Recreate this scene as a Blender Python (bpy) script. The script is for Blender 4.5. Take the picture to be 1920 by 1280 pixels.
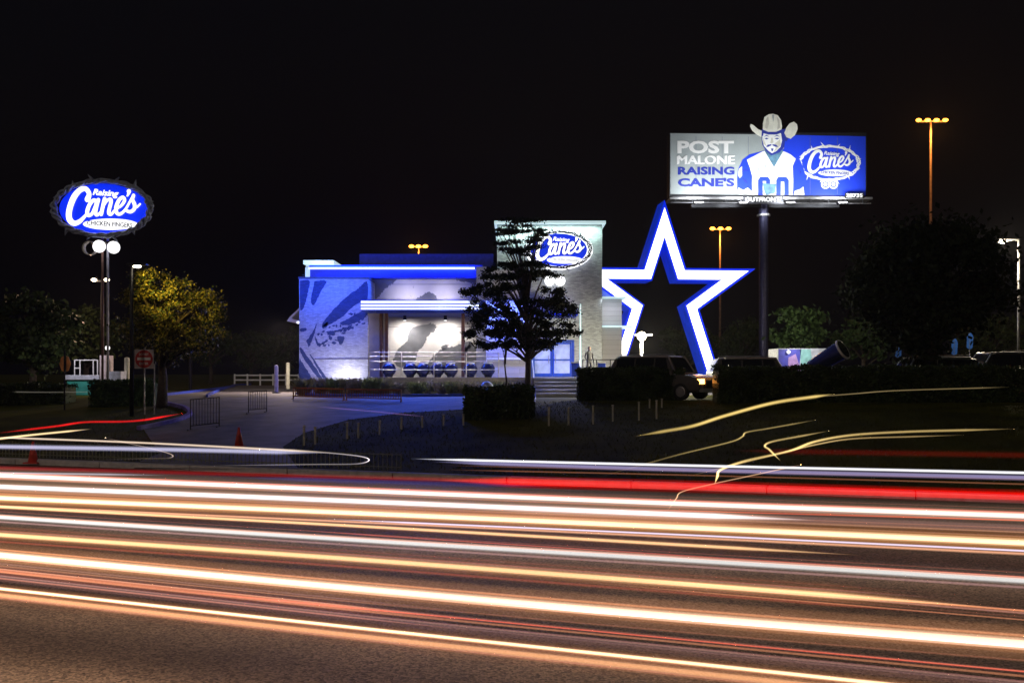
import bpy, bmesh, math, random
import numpy as np
from mathutils import Vector, Matrix
from mathutils.geometry import tessellate_polygon
R = math.radians
random.seed(7); rng = np.random.default_rng(7)
for o in list(bpy.data.objects): bpy.data.objects.remove(o)
S = bpy.context.scene

# ------------------------------------------------------------------ camera, sky, exposure
F = 1867.0; CH = 2.6; HY = 700.0          # focal length in photo pixels, eye height, row of the horizon
cd = bpy.data.cameras.new('camera'); cam = bpy.data.objects.new('camera', cd); S.collection.objects.link(cam)
cam.location = (0, 0, CH); cam.rotation_euler = (R(90), 0, 0)
cd.sensor_width = 36; cd.lens = 36*F/1920; cd.shift_y = 60/1920; cd.clip_start = .1; cd.clip_end = 3000
S.camera = cam
w = bpy.data.worlds.new('World'); S.world = w; w.use_nodes = True
nt = w.node_tree; bg = nt.nodes['Background']
sky = nt.nodes.new('ShaderNodeTexSky'); sky.sky_type = 'NISHITA'; sky.sun_disc = False
sky.sun_elevation = R(-4); sky.sun_rotation = R(200)
ad = nt.nodes.new('ShaderNodeMix'); ad.data_type = 'RGBA'; ad.blend_type = 'ADD'; ad.inputs[0].default_value = 1; ad.inputs[7].default_value = (.001, .0015, .009, 1)   # town glow
nt.links.new(sky.outputs[0], ad.inputs[6]); nt.links.new(ad.outputs[2], bg.inputs[0]); bg.inputs[1].default_value = .1
sl = bpy.data.lights.new('moon_light', 'SUN'); so = bpy.data.objects.new('moon_light', sl); S.collection.objects.link(so)
sl.energy = .2; sl.angle = R(.5); sl.color = (1, .85, .7); so.rotation_euler = (R(50), 0, R(-30))
S.view_settings.view_transform = 'Standard'; S.view_settings.look = 'None'; S.view_settings.exposure = 0; S.view_settings.gamma = 1
S.cycles.max_bounces = 6; S.cycles.transparent_max_bounces = 32; S.cycles.volume_bounces = 0
S.cycles.sample_clamp_indirect = 1.5; S.cycles.use_denoising = True

def W(px, py, Y): return Vector(((px-960)/F*Y, Y, CH-(py-HY)/F*Y))

# ------------------------------------------------------------------ helpers
def link(o, parent=None):
    S.collection.objects.link(o)
    if parent is not None: o.parent = parent
    return o
def tag(o, label=None, cat=None, group=None, kind=None):
    if label: o['label'] = label
    if cat: o['category'] = cat
    if group: o['group'] = group
    if kind: o['kind'] = kind
    return o
def empty(name, loc, rz=0, **k):
    o = bpy.data.objects.new(name, None); o.location = loc; o.rotation_euler = (0, 0, rz); o.empty_display_size = .2
    return tag(link(o), **k)

_m = {}
def mat(name, col=(.5, .5, .5), rough=.6, metal=0, emit=None, es=0, noise=.25, nscale=4, bump=0, coat=0, spec=.5):
    if name in _m: return _m[name]
    m = bpy.data.materials.new(name); m.use_nodes = True; n = m.node_tree.nodes; l = m.node_tree.links
    b = n['Principled BSDF']; b.inputs['Roughness'].default_value = rough; b.inputs['Metallic'].default_value = metal
    b.inputs['Coat Weight'].default_value = coat; b.inputs['Specular IOR Level'].default_value = spec
    if emit: b.inputs['Emission Color'].default_value = (*emit, 1); b.inputs['Emission Strength'].default_value = es
    tc = n.new('ShaderNodeTexCoord'); no = n.new('ShaderNodeTexNoise'); no.inputs['Scale'].default_value = nscale; no.inputs['Detail'].default_value = 8
    l.new(tc.outputs['Object'], no.inputs['Vector'])
    cr = n.new('ShaderNodeValToRGB'); cr.color_ramp.elements[0].position = .3; cr.color_ramp.elements[1].position = .7
    cr.color_ramp.elements[0].color = (*[c*(1-noise) for c in col], 1); cr.color_ramp.elements[1].color = (*[min(1, c*(1+noise)) for c in col], 1)
    l.new(no.outputs['Fac'], cr.inputs[0]); l.new(cr.outputs[0], b.inputs['Base Color'])
    if bump:
        bp = n.new('ShaderNodeBump'); bp.inputs['Strength'].default_value = bump; bp.inputs['Distance'].default_value = .02
        l.new(no.outputs['Fac'], bp.inputs['Height']); l.new(bp.outputs[0], b.inputs['Normal'])
    _m[name] = m; return m
def brick_mat(name, col, mortar, rough=.8, bw=.4, rh=.1, bump=.5, vary=.35):
    m = mat(name, col, rough); n = m.node_tree.nodes; l = m.node_tree.links; b = n['Principled BSDF']
    tc = [x for x in n if x.type == 'TEX_COORD'][0]
    mp = n.new('ShaderNodeMapping'); mp.inputs['Rotation'].default_value = (R(-90), 0, 0)
    l.new(tc.outputs['Object'], mp.inputs[0])
    bt = n.new('ShaderNodeTexBrick'); bt.inputs['Scale'].default_value = 1; bt.inputs['Brick Width'].default_value = bw
    bt.inputs['Row Height'].default_value = rh; bt.inputs['Mortar Size'].default_value = .008
    bt.inputs['Color1'].default_value = (*[c*(1-vary) for c in col], 1); bt.inputs['Color2'].default_value = (*[min(1, c*(1+vary)) for c in col], 1)
    bt.inputs['Mortar'].default_value = (*mortar, 1)
    l.new(mp.outputs[0], bt.inputs[0]); l.new(bt.outputs[0], b.inputs['Base Color'])
    bp = n.new('ShaderNodeBump'); bp.inputs['Strength'].default_value = bump; bp.inputs['Distance'].default_value = .02; bp.invert = True
    l.new(bt.outputs['Fac'], bp.inputs['Height']); l.new(bp.outputs[0], b.inputs['Normal'])
    return m
def glow(name, col, s): return mat(name, tuple(min(1, c) for c in col), .5, emit=col, es=s, noise=0)

class MB:
    def __init__(s): s.v = []; s.f = []; s.mi = []; s.m = []
    def mid(s, m):
        if m not in s.m: s.m.append(m)
        return s.m.index(m)
    def add(s, vs, fs, m):
        b = len(s.v); k = s.mid(m); s.v += [tuple(v) for v in vs]
        for f in fs: s.f.append([b+i for i in f]); s.mi.append(k)
    def box(s, x0, x1, y0, y1, z0, z1, m):
        s.add([(x, y, z) for x in (x0, x1) for y in (y0, y1) for z in (z0, z1)],
              [(0, 1, 3, 2), (4, 6, 7, 5), (0, 4, 5, 1), (2, 3, 7, 6), (0, 2, 6, 4), (1, 5, 7, 3)], m)
    def cyl(s, a, b, r0, r1, m, n=12, cap=True):
        a = Vector(a); b = Vector(b); d = (b-a).normalized(); u = d.orthogonal().normalized(); v = d.cross(u)
        vs = []
        for c, r in ((a, r0), (b, r1)):
            for i in range(n):
                t = 2*math.pi*i/n; vs.append(c+(u*math.cos(t)+v*math.sin(t))*r)
        fs = [(i, (i+1) % n, n+(i+1) % n, n+i) for i in range(n)]
        if cap: fs += [tuple(range(n))[::-1], tuple(range(n, 2*n))]
        s.add(vs, fs, m)
    def tube(s, pts, r, m, n=8):
        pts = [Vector(p) for p in pts]; rs = r if isinstance(r, (list, tuple)) else [r]*len(pts); vs = []; fs = []
        up = None
        for i, p in enumerate(pts):
            d = (pts[min(i+1, len(pts)-1)]-pts[max(i-1, 0)]).normalized()
            if up is None: up = d.orthogonal().normalized()
            u = (up-d*up.dot(d)).normalized(); up = u; v = d.cross(u)
            for k in range(n):
                t = 2*math.pi*k/n; vs.append(p+(u*math.cos(t)+v*math.sin(t))*rs[i])
        for i in range(len(pts)-1):
            for k in range(n): fs.append((i*n+k, i*n+(k+1) % n, (i+1)*n+(k+1) % n, (i+1)*n+k))
        fs += [tuple(range(n))[::-1], tuple(range((len(pts)-1)*n, len(pts)*n))]
        s.add(vs, fs, m)
    def ball(s, c, rx, ry, rz, m, n=16, k=10):
        vs = []; fs = []
        for j in range(k+1):
            ph = math.pi*j/k
            for i in range(n):
                t = 2*math.pi*i/n; vs.append((c[0]+rx*math.sin(ph)*math.cos(t), c[1]+ry*math.sin(ph)*math.sin(t), c[2]+rz*math.cos(ph)))
        for j in range(k):
            for i in range(n): fs.append((j*n+i, j*n+(i+1) % n, (j+1)*n+(i+1) % n, (j+1)*n+i))
        s.add(vs, fs, m)
    def prism(s, pts, y0, y1, m):            # outline in the x,z plane, front face at y0, back at y1
        tri = tessellate_polygon([[Vector((p[0], p[1], 0)) for p in pts]]); n = len(pts)
        vs = [(p[0], y0, p[1]) for p in pts]+[(p[0], y1, p[1]) for p in pts]
        fs = [tuple(t) for t in tri]+[tuple(n+i for i in t[::-1]) for t in tri]+[(i, (i+1) % n, n+(i+1) % n, n+i) for i in range(n)]
        s.add(vs, fs, m)
    def flat(s, pts, y, m):
        tri = tessellate_polygon([[Vector((p[0], p[1], 0)) for p in pts]])
        s.add([(p[0], y, p[1]) for p in pts], [tuple(t) for t in tri], m)
    def leaves(s, P, size, m, squash=.6):
        P = np.asarray(P); n = len(P)
        if n == 0: return
        a = rng.normal(size=(n, 3)); a /= np.linalg.norm(a, axis=1, keepdims=True)
        b = rng.normal(size=(n, 3)); b -= a*(a*b).sum(1, keepdims=True); b /= np.linalg.norm(b, axis=1, keepdims=True)
        sz = size*rng.uniform(.6, 1.4, (n, 1)); a = a*sz; b = b*sz*squash
        V = np.stack([P-a, P+b, P+a, P-b], 1).reshape(-1, 3)
        s.add(V.tolist(), (np.arange(n*4).reshape(-1, 4)).tolist(), m)
    def build(s, name, parent=None, smooth=False, loc=None, bevel=0):
        me = bpy.data.meshes.new(name); me.from_pydata(s.v, [], s.f)
        for m in s.m: me.materials.append(m)
        me.polygons.foreach_set('material_index', s.mi)
        if smooth: me.polygons.foreach_set('use_smooth', [True]*len(s.f))
        bm = bmesh.new(); bm.from_mesh(me); bmesh.ops.recalc_face_normals(bm, faces=bm.faces) if len(s.f) < 20000 else None; bm.to_mesh(me); bm.free()
        me.update(); o = bpy.data.objects.new(name, me); link(o, parent)
        if loc is not None: o.location = loc
        if bevel:
            b = o.modifiers.new('bevel', 'BEVEL'); b.width = bevel; b.segments = 2; b.limit_method = 'ANGLE'
        return o
def rel(o, base):
    """shift a mesh so that its origin lies on its thing's base"""
    o.data.transform(Matrix.Translation(-Vector(base))); return o

def text_mesh(txt, size, m, bold=0, shear=0, sx=1, align='CENTER', depth=.01, space=1):
    c = bpy.data.curves.new('t', 'FONT'); c.body = txt; c.size = size; c.align_x = align; c.align_y = 'CENTER'; c.offset = bold; c.shear = shear
    c.extrude = depth; c.space_character = space; c.resolution_u = 3
    o = bpy.data.objects.new('t', c); S.collection.objects.link(o); dg = bpy.context.evaluated_depsgraph_get()
    me = bpy.data.meshes.new_from_object(o.evaluated_get(dg)); bpy.data.objects.remove(o)
    vs = [(v.co.x*sx, -v.co.z, v.co.y) for v in me.vertices]; fs = [tuple(p.vertices) for p in me.polygons]
    bpy.data.meshes.remove(me); return vs, fs
def put_text(mb, txt, cx, y, cz, width, height, m, bold=0, shear=0, depth=.01, rot=0):
    vs, fs = text_mesh(txt, 1, m, bold, shear, depth=.5)
    xs = [v[0] for v in vs]; zs = [v[2] for v in vs]; x0, x1, z0, z1 = min(xs), max(xs), min(zs), max(zs)
    c, s_ = math.cos(rot), math.sin(rot); out = []
    for v in vs:
        a = (v[0]-(x0+x1)/2)/(x1-x0)*width; b = (v[2]-(z0+z1)/2)/(z1-z0)*height
        out.append((cx+a*c-b*s_, y+v[1]*depth, cz+a*s_+b*c))
    mb.add(out, fs, m)
def catmull(pts, k=6):
    pts = [np.array(p, float) for p in pts]; out = []
    P = [2*pts[0]-pts[1]]+pts+[2*pts[-1]-pts[-2]]
    for i in range(1, len(P)-2):
        for j in range(k):
            t = j/k; a, b, c, d = P[i-1], P[i], P[i+1], P[i+2]
            out.append(.5*((2*b)+(c-a)*t+(2*a-5*b+4*c-d)*t*t+(3*b-a-3*c+d)*t**3))
    out.append(pts[-1]); return out
def stroke(mb, pts, y, m, grow=0, d=.01):      # brush stroke with round ends: pts are (x, z, width)
    q = catmull(pts, 6); L = []; Rr = []
    for i, p in enumerate(q):
        a = q[max(i-1, 0)]; b = q[min(i+1, len(q)-1)]; dx, dz = b[0]-a[0], b[1]-a[1]; h = math.hypot(dx, dz) or 1
        r = p[2]/2+grow; L.append((p[0]-dz/h*r, p[1]+dx/h*r)); Rr.append((p[0]+dz/h*r, p[1]-dx/h*r))
    vs = [(a[0], y, a[1]) for a in L]+[(a[0], y, a[1]) for a in Rr]; n = len(q)
    mb.add(vs, [(i, i+1, n+i+1, n+i) for i in range(n-1)], m)
    for k, p in enumerate((q[0], q[-1])):
        r = p[2]/2+grow; mb.add([(p[0]+r*math.cos(t*math.pi/7), y-d*(k+1)*.3, p[1]+r*math.sin(t*math.pi/7)) for t in range(14)], [tuple(range(14))], m)

# ------------------------------------------------------------------ terrain
A = R(19.5); NX, NY = math.sin(A), math.cos(A); KERB = 22.2
def TV(v):
    if v < KERB: return 0
    s = min(1, max(0, (v-KERB)/(44-KERB))); s = s*s*(3-2*s)*.5+s*.5
    return .14+1.26*s
def T(x, y): return TV(NX*x+NY*y)
def G(px, py, h=0):
    Y = 4.0
    while Y < 600:
        p = W(px, py, Y)
        if p.z <= T(p.x, p.y)+h:
            a, b = Y*.985, Y
            for _ in range(20):
                c = (a+b)/2; p = W(px, py, c)
                if p.z <= T(p.x, p.y)+h: b = c
                else: a = c
            return W(px, py, b)
        Y *= 1.015
    return W(px, py, 600)
def RV(u, v, z=0): return Vector((u*NY*1+v*NX, -u*NX+v*NY, z))     # u runs along the road to the right, v across it
def Z0(px, Y): p = W(px, 0, Y); return T(p.x, Y)

asphalt = mat('asphalt', (.085, .068, .055), .75, noise=.35, nscale=.45, spec=.4)
n = asphalt.node_tree.nodes; l = asphalt.node_tree.links; b = n['Principled BSDF']
tc = [x for x in n if x.type == 'TEX_COORD'][0]; base = [x for x in n if x.type == 'VALTORGB'][0]
vo = n.new('ShaderNodeTexVoronoi'); vo.inputs['Scale'].default_value = 45; l.new(tc.outputs['Object'], vo.inputs['Vector'])
hs = n.new('ShaderNodeSeparateColor'); l.new(vo.outputs['Color'], hs.inputs[0])
mr = n.new('ShaderNodeMapRange'); mr.inputs['To Min'].default_value = .2; mr.inputs['To Max'].default_value = 2.1; l.new(hs.outputs[0], mr.inputs[0])
mx = n.new('ShaderNodeMix'); mx.data_type = 'RGBA'; mx.blend_type = 'MULTIPLY'; mx.inputs[0].default_value = 1
l.new(base.outputs[0], mx.inputs[6]); l.new(mr.outputs[0], mx.inputs[7]); l.new(mx.outputs[2], b.inputs['Base Color'])
bp = n.new('ShaderNodeBump'); bp.inputs['Strength'].default_value = .5; bp.inputs['Distance'].default_value = .01
l.new(vo.outputs['Distance'], bp.inputs['Height']); l.new(bp.outputs[0], b.inputs['Normal'])
asph2 = mat('drive_asphalt', (.16, .15, .15), .7, noise=.35, nscale=1.2, bump=.2)
conc = mat('concrete', (.35, .32, .29), .8, noise=.2, nscale=2)
grassm = mat('turf', (.06, .062, .006), .95, noise=.45, nscale=.6, bump=.25, spec=.1)
kerbm = mat('kerb_stone', (.4, .38, .36), .75, noise=.2, nscale=6)
white = mat('white_paint', (.75, .75, .75), .45, noise=.06)
dark = mat('dark_metal', (.03, .03, .035), .45, metal=.6, noise=.2)
galv = mat('galvanised_steel', (.35, .35, .36), .4, metal=.8)
blueM = mat('blue_paint', (.02, .06, .5), .35, noise=.1)
brown = mat('brown_post', (.12, .05, .035), .6)
beige = mat('beige_panel', (.5, .45, .42), .6, noise=.08)
bark = mat('bark', (.06, .045, .035), .9, noise=.4, nscale=8, bump=.8)
glass = mat('dark_glass', (.01, .012, .015), .06, noise=0, spec=.8)
rubber = mat('rubber', (.015, .015, .015), .8)
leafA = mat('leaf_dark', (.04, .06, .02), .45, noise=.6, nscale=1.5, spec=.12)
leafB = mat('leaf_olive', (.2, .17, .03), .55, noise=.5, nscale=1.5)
leafC = mat('leaf_green', (.05, .09, .03), .55, noise=.6, nscale=1.5, spec=.12)

# ground sheet (verge, lot and land to the horizon)
def grid_sheet(name, vs_, us, m, zf, kind='structure'):
    mb = MB(); V = [RV(u, v, zf(v)) for v in vs_ for u in us]; nu = len(us)
    mb.add(V, [(j*nu+i, j*nu+i+1, (j+1)*nu+i+1, (j+1)*nu+i) for j in range(len(vs_)-1) for i in range(nu-1)], m)
    return tag(mb.build(name, smooth=True), kind=kind)
us = list(np.linspace(-160, 160, 41))
grid_sheet('ground', [KERB+.3]+list(np.linspace(KERB+.6, 50, 40))+[60, 100, 200, 400, 900], [-900, -400]+us+[400, 900], grassm, TV)
grid_sheet('road', [-30, 0, 10, KERB], [-900, -300]+us+[300, 900], asphalt, lambda v: 0)
mb = MB()
for u0 in range(-80, 80, 3):        # kerb stones in 3 m lengths
    q = [RV(u0+.01, KERB, 0), RV(u0+2.99, KERB, 0), RV(u0+2.99, KERB+.3, 0), RV(u0+.01, KERB+.3, 0)]
    mb.add([(p.x, p.y, -.05) for p in q]+[(p.x, p.y, .15) for p in q], [(4, 5, 6, 7), (0, 1, 5, 4), (1, 2, 6, 5), (2, 3, 7, 6), (3, 0, 4, 7)], kerbm)
tag(mb.build('kerb', bevel=.02), kind='structure')

def drape(name, poly, m, dz=.015, cell=.6, kind='structure'):
    bm = bmesh.new(); vs = [bm.verts.new((p[0], p[1], 0)) for p in poly]
    for t in tessellate_polygon([[Vector((p[0], p[1], 0)) for p in poly]]):
        try: bm.faces.new([vs[i] for i in t])
        except ValueError: pass
    ang = [(NX, NY)]
    vv = [NX*p[0]+NY*p[1] for p in poly]
    k = min(vv)
    while k < min(max(vv), 52):
        bmesh.ops.bisect_plane(bm, geom=bm.verts[:]+bm.edges[:]+bm.faces[:], plane_co=(NX*k, NY*k, 0), plane_no=(NX, NY, 0)); k += cell
    for v in bm.verts: v.co.z = T(v.co.x, v.co.y)+dz
    bmesh.ops.recalc_face_normals(bm, faces=bm.faces)
    me = bpy.data.meshes.new(name); bm.to_mesh(me); bm.free(); me.materials.append(m)
    for p in me.polygons: p.use_smooth = True
    if me.polygons and sum(p.normal.z for p in me.polygons) < 0: me.flip_normals()
    o = bpy.data.objects.new(name, me); link(o); return tag(o, kind=kind)
dp = [(250, 879), (300, 850), (268, 803), (330, 790), (358, 778), (345, 766), (300, 757), (300, 740), (430, 728), (440, 722.5), (560, 722.5), (560, 738), (600, 742), (870, 742), (1005, 741), (1005, 752), (930, 757), (870, 768), (760, 774), (650, 788), (570, 812), (530, 838), (560, 880)]
drape('driveway', [G(*p)[:2] for p in dp], asph2)
drape('parking_lot', [G(*p)[:2] for p in [(1130, 742), (1920, 738), (2300, 736), (2300, 724), (1130, 724)]], asph2, dz=.02)
def kerb_line(name, pix, m, w_=.18, h_=.15):
    pts = [G(*p) for p in pix]; q = catmull([(p.x, p.y, 0) for p in pts], 5); mb = MB(); n_ = len(q); V = []
    for i, p in enumerate(q):
        a = q[max(i-1, 0)]; b_ = q[min(i+1, n_-1)]; d = np.array([b_[0]-a[0], b_[1]-a[1]]); d /= np.linalg.norm(d) or 1
        for s_, hh in ((-1, -.1), (-1, h_), (1, h_), (1, -.1)):
            x, y = p[0]-d[1]*w_/2*s_, p[1]+d[0]*w_/2*s_; V.append((x, y, T(p[0], p[1])+hh))
    mb.add(V, [(i*4+k, i*4+k+1, (i+1)*4+k+1, (i+1)*4+k) for i in range(n_-1) for k in range(3)]+[(0, 1, 2, 3), tuple((n_-1)*4+k for k in (3, 2, 1, 0))], m)
    return tag(mb.build(name), kind='structure')
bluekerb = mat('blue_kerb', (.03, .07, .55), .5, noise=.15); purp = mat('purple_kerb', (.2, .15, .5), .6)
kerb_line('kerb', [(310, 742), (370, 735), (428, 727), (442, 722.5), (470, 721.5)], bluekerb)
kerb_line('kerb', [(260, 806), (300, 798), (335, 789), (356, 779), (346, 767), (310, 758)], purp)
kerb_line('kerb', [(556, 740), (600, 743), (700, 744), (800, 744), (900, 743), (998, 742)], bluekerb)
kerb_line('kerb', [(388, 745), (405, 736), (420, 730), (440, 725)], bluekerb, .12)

# ------------------------------------------------------------------ road light: the lamps that pass leave tubes of light
def lin(r, g, b_): return tuple(((c/255+.055)/1.055)**2.4 if c/255 > .04045 else c/255/12.92 for c in (r, g, b_))
def vol_mat(name, col, s):
    if name in _m: return _m[name]
    m = bpy.data.materials.new(name); m.use_nodes = True; n = m.node_tree.nodes; l = m.node_tree.links
    n.remove(n['Principled BSDF']); e = n.new('ShaderNodeEmission'); e.inputs[0].default_value = (*col, 1); e.inputs[1].default_value = s
    l.new(e.outputs[0], n['Material Output'].inputs['Volume']); _m[name] = m; return m
TRAIL_GROUP = 'light trails of the passing traffic'
def trail(label, pix, h, px_w, rgb, bright=1., ext=(True, True), halo=None, terrain=False, group=None, wide=2.6):
    pts = [Vector(G(p[0], p[1], h)) if terrain else W(p[0], p[1], F*(CH-h)/(p[1]-HY)) for p in pix]
    if len(pts) > 2: pts = [Vector(p) for p in catmull([tuple(p) for p in pts], 8)]
    d0 = (pts[0]-pts[1]).normalized(); d1 = (pts[-1]-pts[-2]).normalized()
    e0 = 38 if ext[0] else 1.3; e1 = 38 if ext[1] else 1.3
    # taper only where a trail ends in view
    P = []; 
    P.append((pts[0]+d0*e0, 0.02 if not ext[0] else 1)); 
    for p in pts: P.append((p, 1))
    P.append((pts[-1]+d1*e1, 0.02 if not ext[1] else 1))
    mid = pts[len(pts)//2]; base = Vector((mid.x, mid.y, T(mid.x, mid.y) if terrain else 0))
    def tubem(wpx, m, off=0.0, offz=0.0):
        mb = MB(); q = []; r = []
        for p, k in P: q.append(p+Vector((0, off, offz))); r.append(max(.003, (wpx/2)/F*max(4, min(p.y, 60))*k))
        if not terrain:
            rm = sum(r[1:-1])/len(r[1:-1]); r = [rm*P[i][1] for i in range(len(P))]
        mb.tube(q, r, m, n=10); return mb
    if bright >= .75 and rgb[1] > 120: rgb = tuple(int(v+(255-v)*.18) for v in rgb)
    rad = px_w/2/F*mid.y; c = lin(*rgb); pxm_ = mid.y/F
    def vm(k, wd, col): return vol_mat('lamp_light_%s_%.3f_%.3f' % ('%.2f_%.2f_%.2f' % col, k, wd), col, k/(2*wd))
    o = tubem(px_w*.8, vm(bright*.85, rad*.8, c)).build('light_trail', smooth=True)
    tag(o, label, 'light trail', group or TRAIL_GROUP)
    tubem(px_w*1.3, vm(bright*.32, rad*1.3, c)).build('light_fringe', o, smooth=True)
    if halo:
        hc, hb = halo; c2 = lin(*hc)
        tubem(px_w*2.1, vm(hb*.9, rad*2.1, c2)).build('light_fringe', o, smooth=True)
        tubem(px_w*3.9, vm(hb*.6, rad*3.9, c2)).build('light_fringe', o, smooth=True)
    if px_w >= 9 and not terrain and pix[0][1]/1+pix[-1][1] > 1822:
        for k in range(7):
            t = trng.uniform(-2.3, 2.3)*px_w*pxm_; cc = trng.choice([(150, 90, 70), (190, 120, 85), (120, 90, 90), (200, 150, 120), (150, 60, 45)])
            tubem(trng.uniform(1.2, 5), vm(trng.uniform(.15, .5), rad*.2, lin(*cc)), offz=t*.8).build('light_strand', o, smooth=True)
    return o
trng = random.Random(11)
WH = (255, 255, 255)
OR = (170, 85, 45)
TR = [
 ('white light trail across the whole width just under the red band', [(0, 891), (640, 918), (1280, 944), (1920, 967)], .7, 10, (255, 250, 235), 1.0, (1, 1), ((150, 120, 95), .35)),
 ('bright white light trail, second below the red band, stopping short on the right', [(0, 912), (640, 938), (1340, 967)], .7, 10, (250, 250, 255), 1.1, (1, 0), ((170, 130, 100), .4)),
 ('broad cream yellow light trail, brightest of the upper bands', [(0, 933), (640, 960), (1280, 988), (1920, 1017)], .7, 11, (255, 228, 170), 1.25, (1, 1), ((190, 125, 70), .55)),
 ('thin lavender light trail running just under the broad cream one', [(760, 979), (1280, 1002), (1920, 1032)], .62, 4, (235, 220, 255), .9, (0, 1), None),
 ('orange cream light trail that ends right of the middle', [(0, 950), (640, 984), (1385, 1027)], .65, 6, (255, 190, 120), 1.0, (1, 0), ((120, 75, 50), .3)),
 ('cool grey white light trail across the middle of the road', [(0, 969), (640, 1010), (1280, 1049), (1920, 1088)], .7, 10, (215, 218, 215), .85, (1, 1), ((90, 80, 75), .3)),
 ('thin dull red light trail above the grey white one', [(700, 1003), (1280, 1041), (1920, 1081)], .8, 3, (210, 90, 70), .55, (0, 1), None),
 ('orange light trail in the middle lanes fading to the right', [(0, 1002), (640, 1046), (1280, 1094), (1560, 1115)], .68, 11, (250, 188, 118), 1.0, (1, 0), ((150, 95, 55), .4)),
 ('dull orange light trail continuing right after the middle one fades', [(1300, 1096), (1920, 1147)], .68, 9, (160, 95, 60), .5, (0, 1), None),
 ('broadest pinkish cream light trail of the near lanes', [(0, 1040), (640, 1100), (1280, 1156), (1920, 1206)], .7, 15, (255, 225, 190), 1.2, (1, 1), ((190, 125, 80), .45)),
 ('thin white light trail inside the lower edge of the broadest one', [(1100, 1146), (1920, 1212)], .66, 4, (255, 240, 240), .8, (0, 1), None),
 ('soft rusty light trail below the broadest one', [(0, 1069), (640, 1137)], .8, 11, (165, 85, 55), .5, (1, 0), ((100, 60, 50), .3)),
 ('thin salmon red light trail of the near lanes', [(520, 1125), (1280, 1198), (1920, 1258)], .8, 3, (235, 95, 70), .75, (0, 1), ((100, 60, 55), .25)),
 ('thin bright cream light trail, nearest to the camera', [(0, 1103), (640, 1173), (1280, 1241), (1655, 1281)], .7, 6, (255, 232, 170), 1.3, (1, 1), ((165, 105, 65), .35)),
 ('orange light trail just under the nearest cream one', [(0, 1115), (640, 1188), (1280, 1258)], .62, 11, (235, 150, 85), .75, (1, 1), ((120, 75, 50), .35)),
 ('soft mauve light trail between the salmon and the nearest cream one', [(0, 1085), (640, 1157), (1280, 1222), (1920, 1287)], .75, 14, (110, 75, 70), .35, (1, 1), None),
 ('wide dim pink light trail in the lane above the cool grey one', [(1000, 955), (1920, 990)], .8, 18, (160, 120, 110), .4, (0, 1), None),
 ('faint grey light trail short of the upper left edge', [(0, 886), (205, 889)], .7, 4, (190, 185, 200), .6, (1, 0), None),
 ('dark red light trail left of the bright red band', [(0, 877), (640, 894), (1000, 903)], .9, 9, (130, 15, 15), .6, (1, 0), None),
 ('broad bright red tail light trail on the right', [(960, 903), (1280, 911), (1920, 930)], .9, 19, (235, 0, 0), .95, (0, 1), None),
 ('thin red light trail along the top of the wide pink one', [(1280, 957), (1920, 975)], .8, 3, (215, 80, 50), .7, (0, 1), None),
 ('dim violet light trail under the dark red one', [(560, 898), (900, 908)], .8, 10, (70, 60, 120), .4, (0, 0), None),
 ('long white light trail in the farthest lane on the right', [(870, 862), (1280, 872), (1920, 886)], .7, 5, (250, 248, 255), 1.2, (0, 1), None),
 ('lavender light trail under the long white one on the right', [(905, 868), (1280, 880), (1920, 895)], .6, 9, (150, 145, 195), .65, (0, 1), None),
 ('bluish white light trail in the farthest lane on the left', [(0, 837), (300, 842), (520, 847)], .7, 9, (175, 172, 210), .75, (1, 0), None),
 ('thin cream light trail reaching furthest right on the left side', [(35, 821), (250, 829), (548, 844)], .8, 4, (230, 205, 180), .7, (0, 0), None),
 ('short cream light trail rising from the left edge', [(0, 822), (60, 815), (130, 808)], .8, 4, (235, 195, 130), .8, (1, 0), None),
 ('faint dark red light trail on the right side in the far lane', [(1480, 846), (1920, 853)], .9, 12, (100, 10, 8), .35, (0, 1), None),
]
for t in TR: trail(*t[:7], halo=t[7])
CURVY = [
 ('wavy red tail light trail beside the tree on the left', [(60, 804), (110, 798), (160, 791), (230, 790), (270, 787), (300, 782)], 5, (225, 20, 25), .9),
 ('thick yellowish light trail sweeping up towards the hedge on the right', [(1240, 809), (1300, 798), (1360, 779), (1450, 755), (1530, 743)], 8, (200, 172, 100), .7),
 ('thin end of the yellowish light trail beside the right hedge', [(1520, 744), (1600, 738), (1680, 732), (1840, 727)], 3, (150, 130, 90), .55),
 ('kinked yellowish light trail on the grass bank, upper one', [(1222, 866), (1280, 850), (1370, 828), (1392, 818), (1400, 810), (1440, 803), (1485, 795)], 4, (150, 130, 80), .5),
 ('short hooked yellowish light trail on the grass bank', [(1450, 850), (1442, 842), (1434, 835), (1450, 827), (1508, 816)], 5, (175, 150, 95), .55),
 ('long yellowish light trail bending over the grass bank', [(1345, 893), (1352, 880), (1400, 863), (1480, 845), (1530, 827), (1600, 815), (1700, 809), (1810, 806)], 6, (205, 175, 110), .7),
 ('lower branch of the long yellowish light trail', [(1380, 870), (1460, 850), (1530, 833), (1600, 822), (1715, 818)], 4, (190, 160, 105), .6),
 ('looping pale light trail at the foot of the grass bank', [(560, 846), (620, 849), (675, 855), (692, 862), (670, 869), (600, 870), (520, 871)], 3, (170, 160, 160), .6),
 ('faint grey light trail across the left hedge', [(0, 734), (100, 735), (290, 733)], 3, (110, 105, 95), .45),
 ('small hooked pale light trail left of the drive', [(230, 828), (290, 842), (322, 852), (318, 858), (290, 859)], 2.5, (120, 105, 95), .45),
 ('faint pink light trail climbing the blue lit drive', [(630, 765), (700, 771), (760, 777)], 2, (140, 100, 150), .45),
 ('thin pale light trail bending across the far lanes near the middle', [(1268, 934), (1280, 921), (1340, 906), (1400, 893), (1460, 880)], 3, (180, 140, 105), .5),
]
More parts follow.
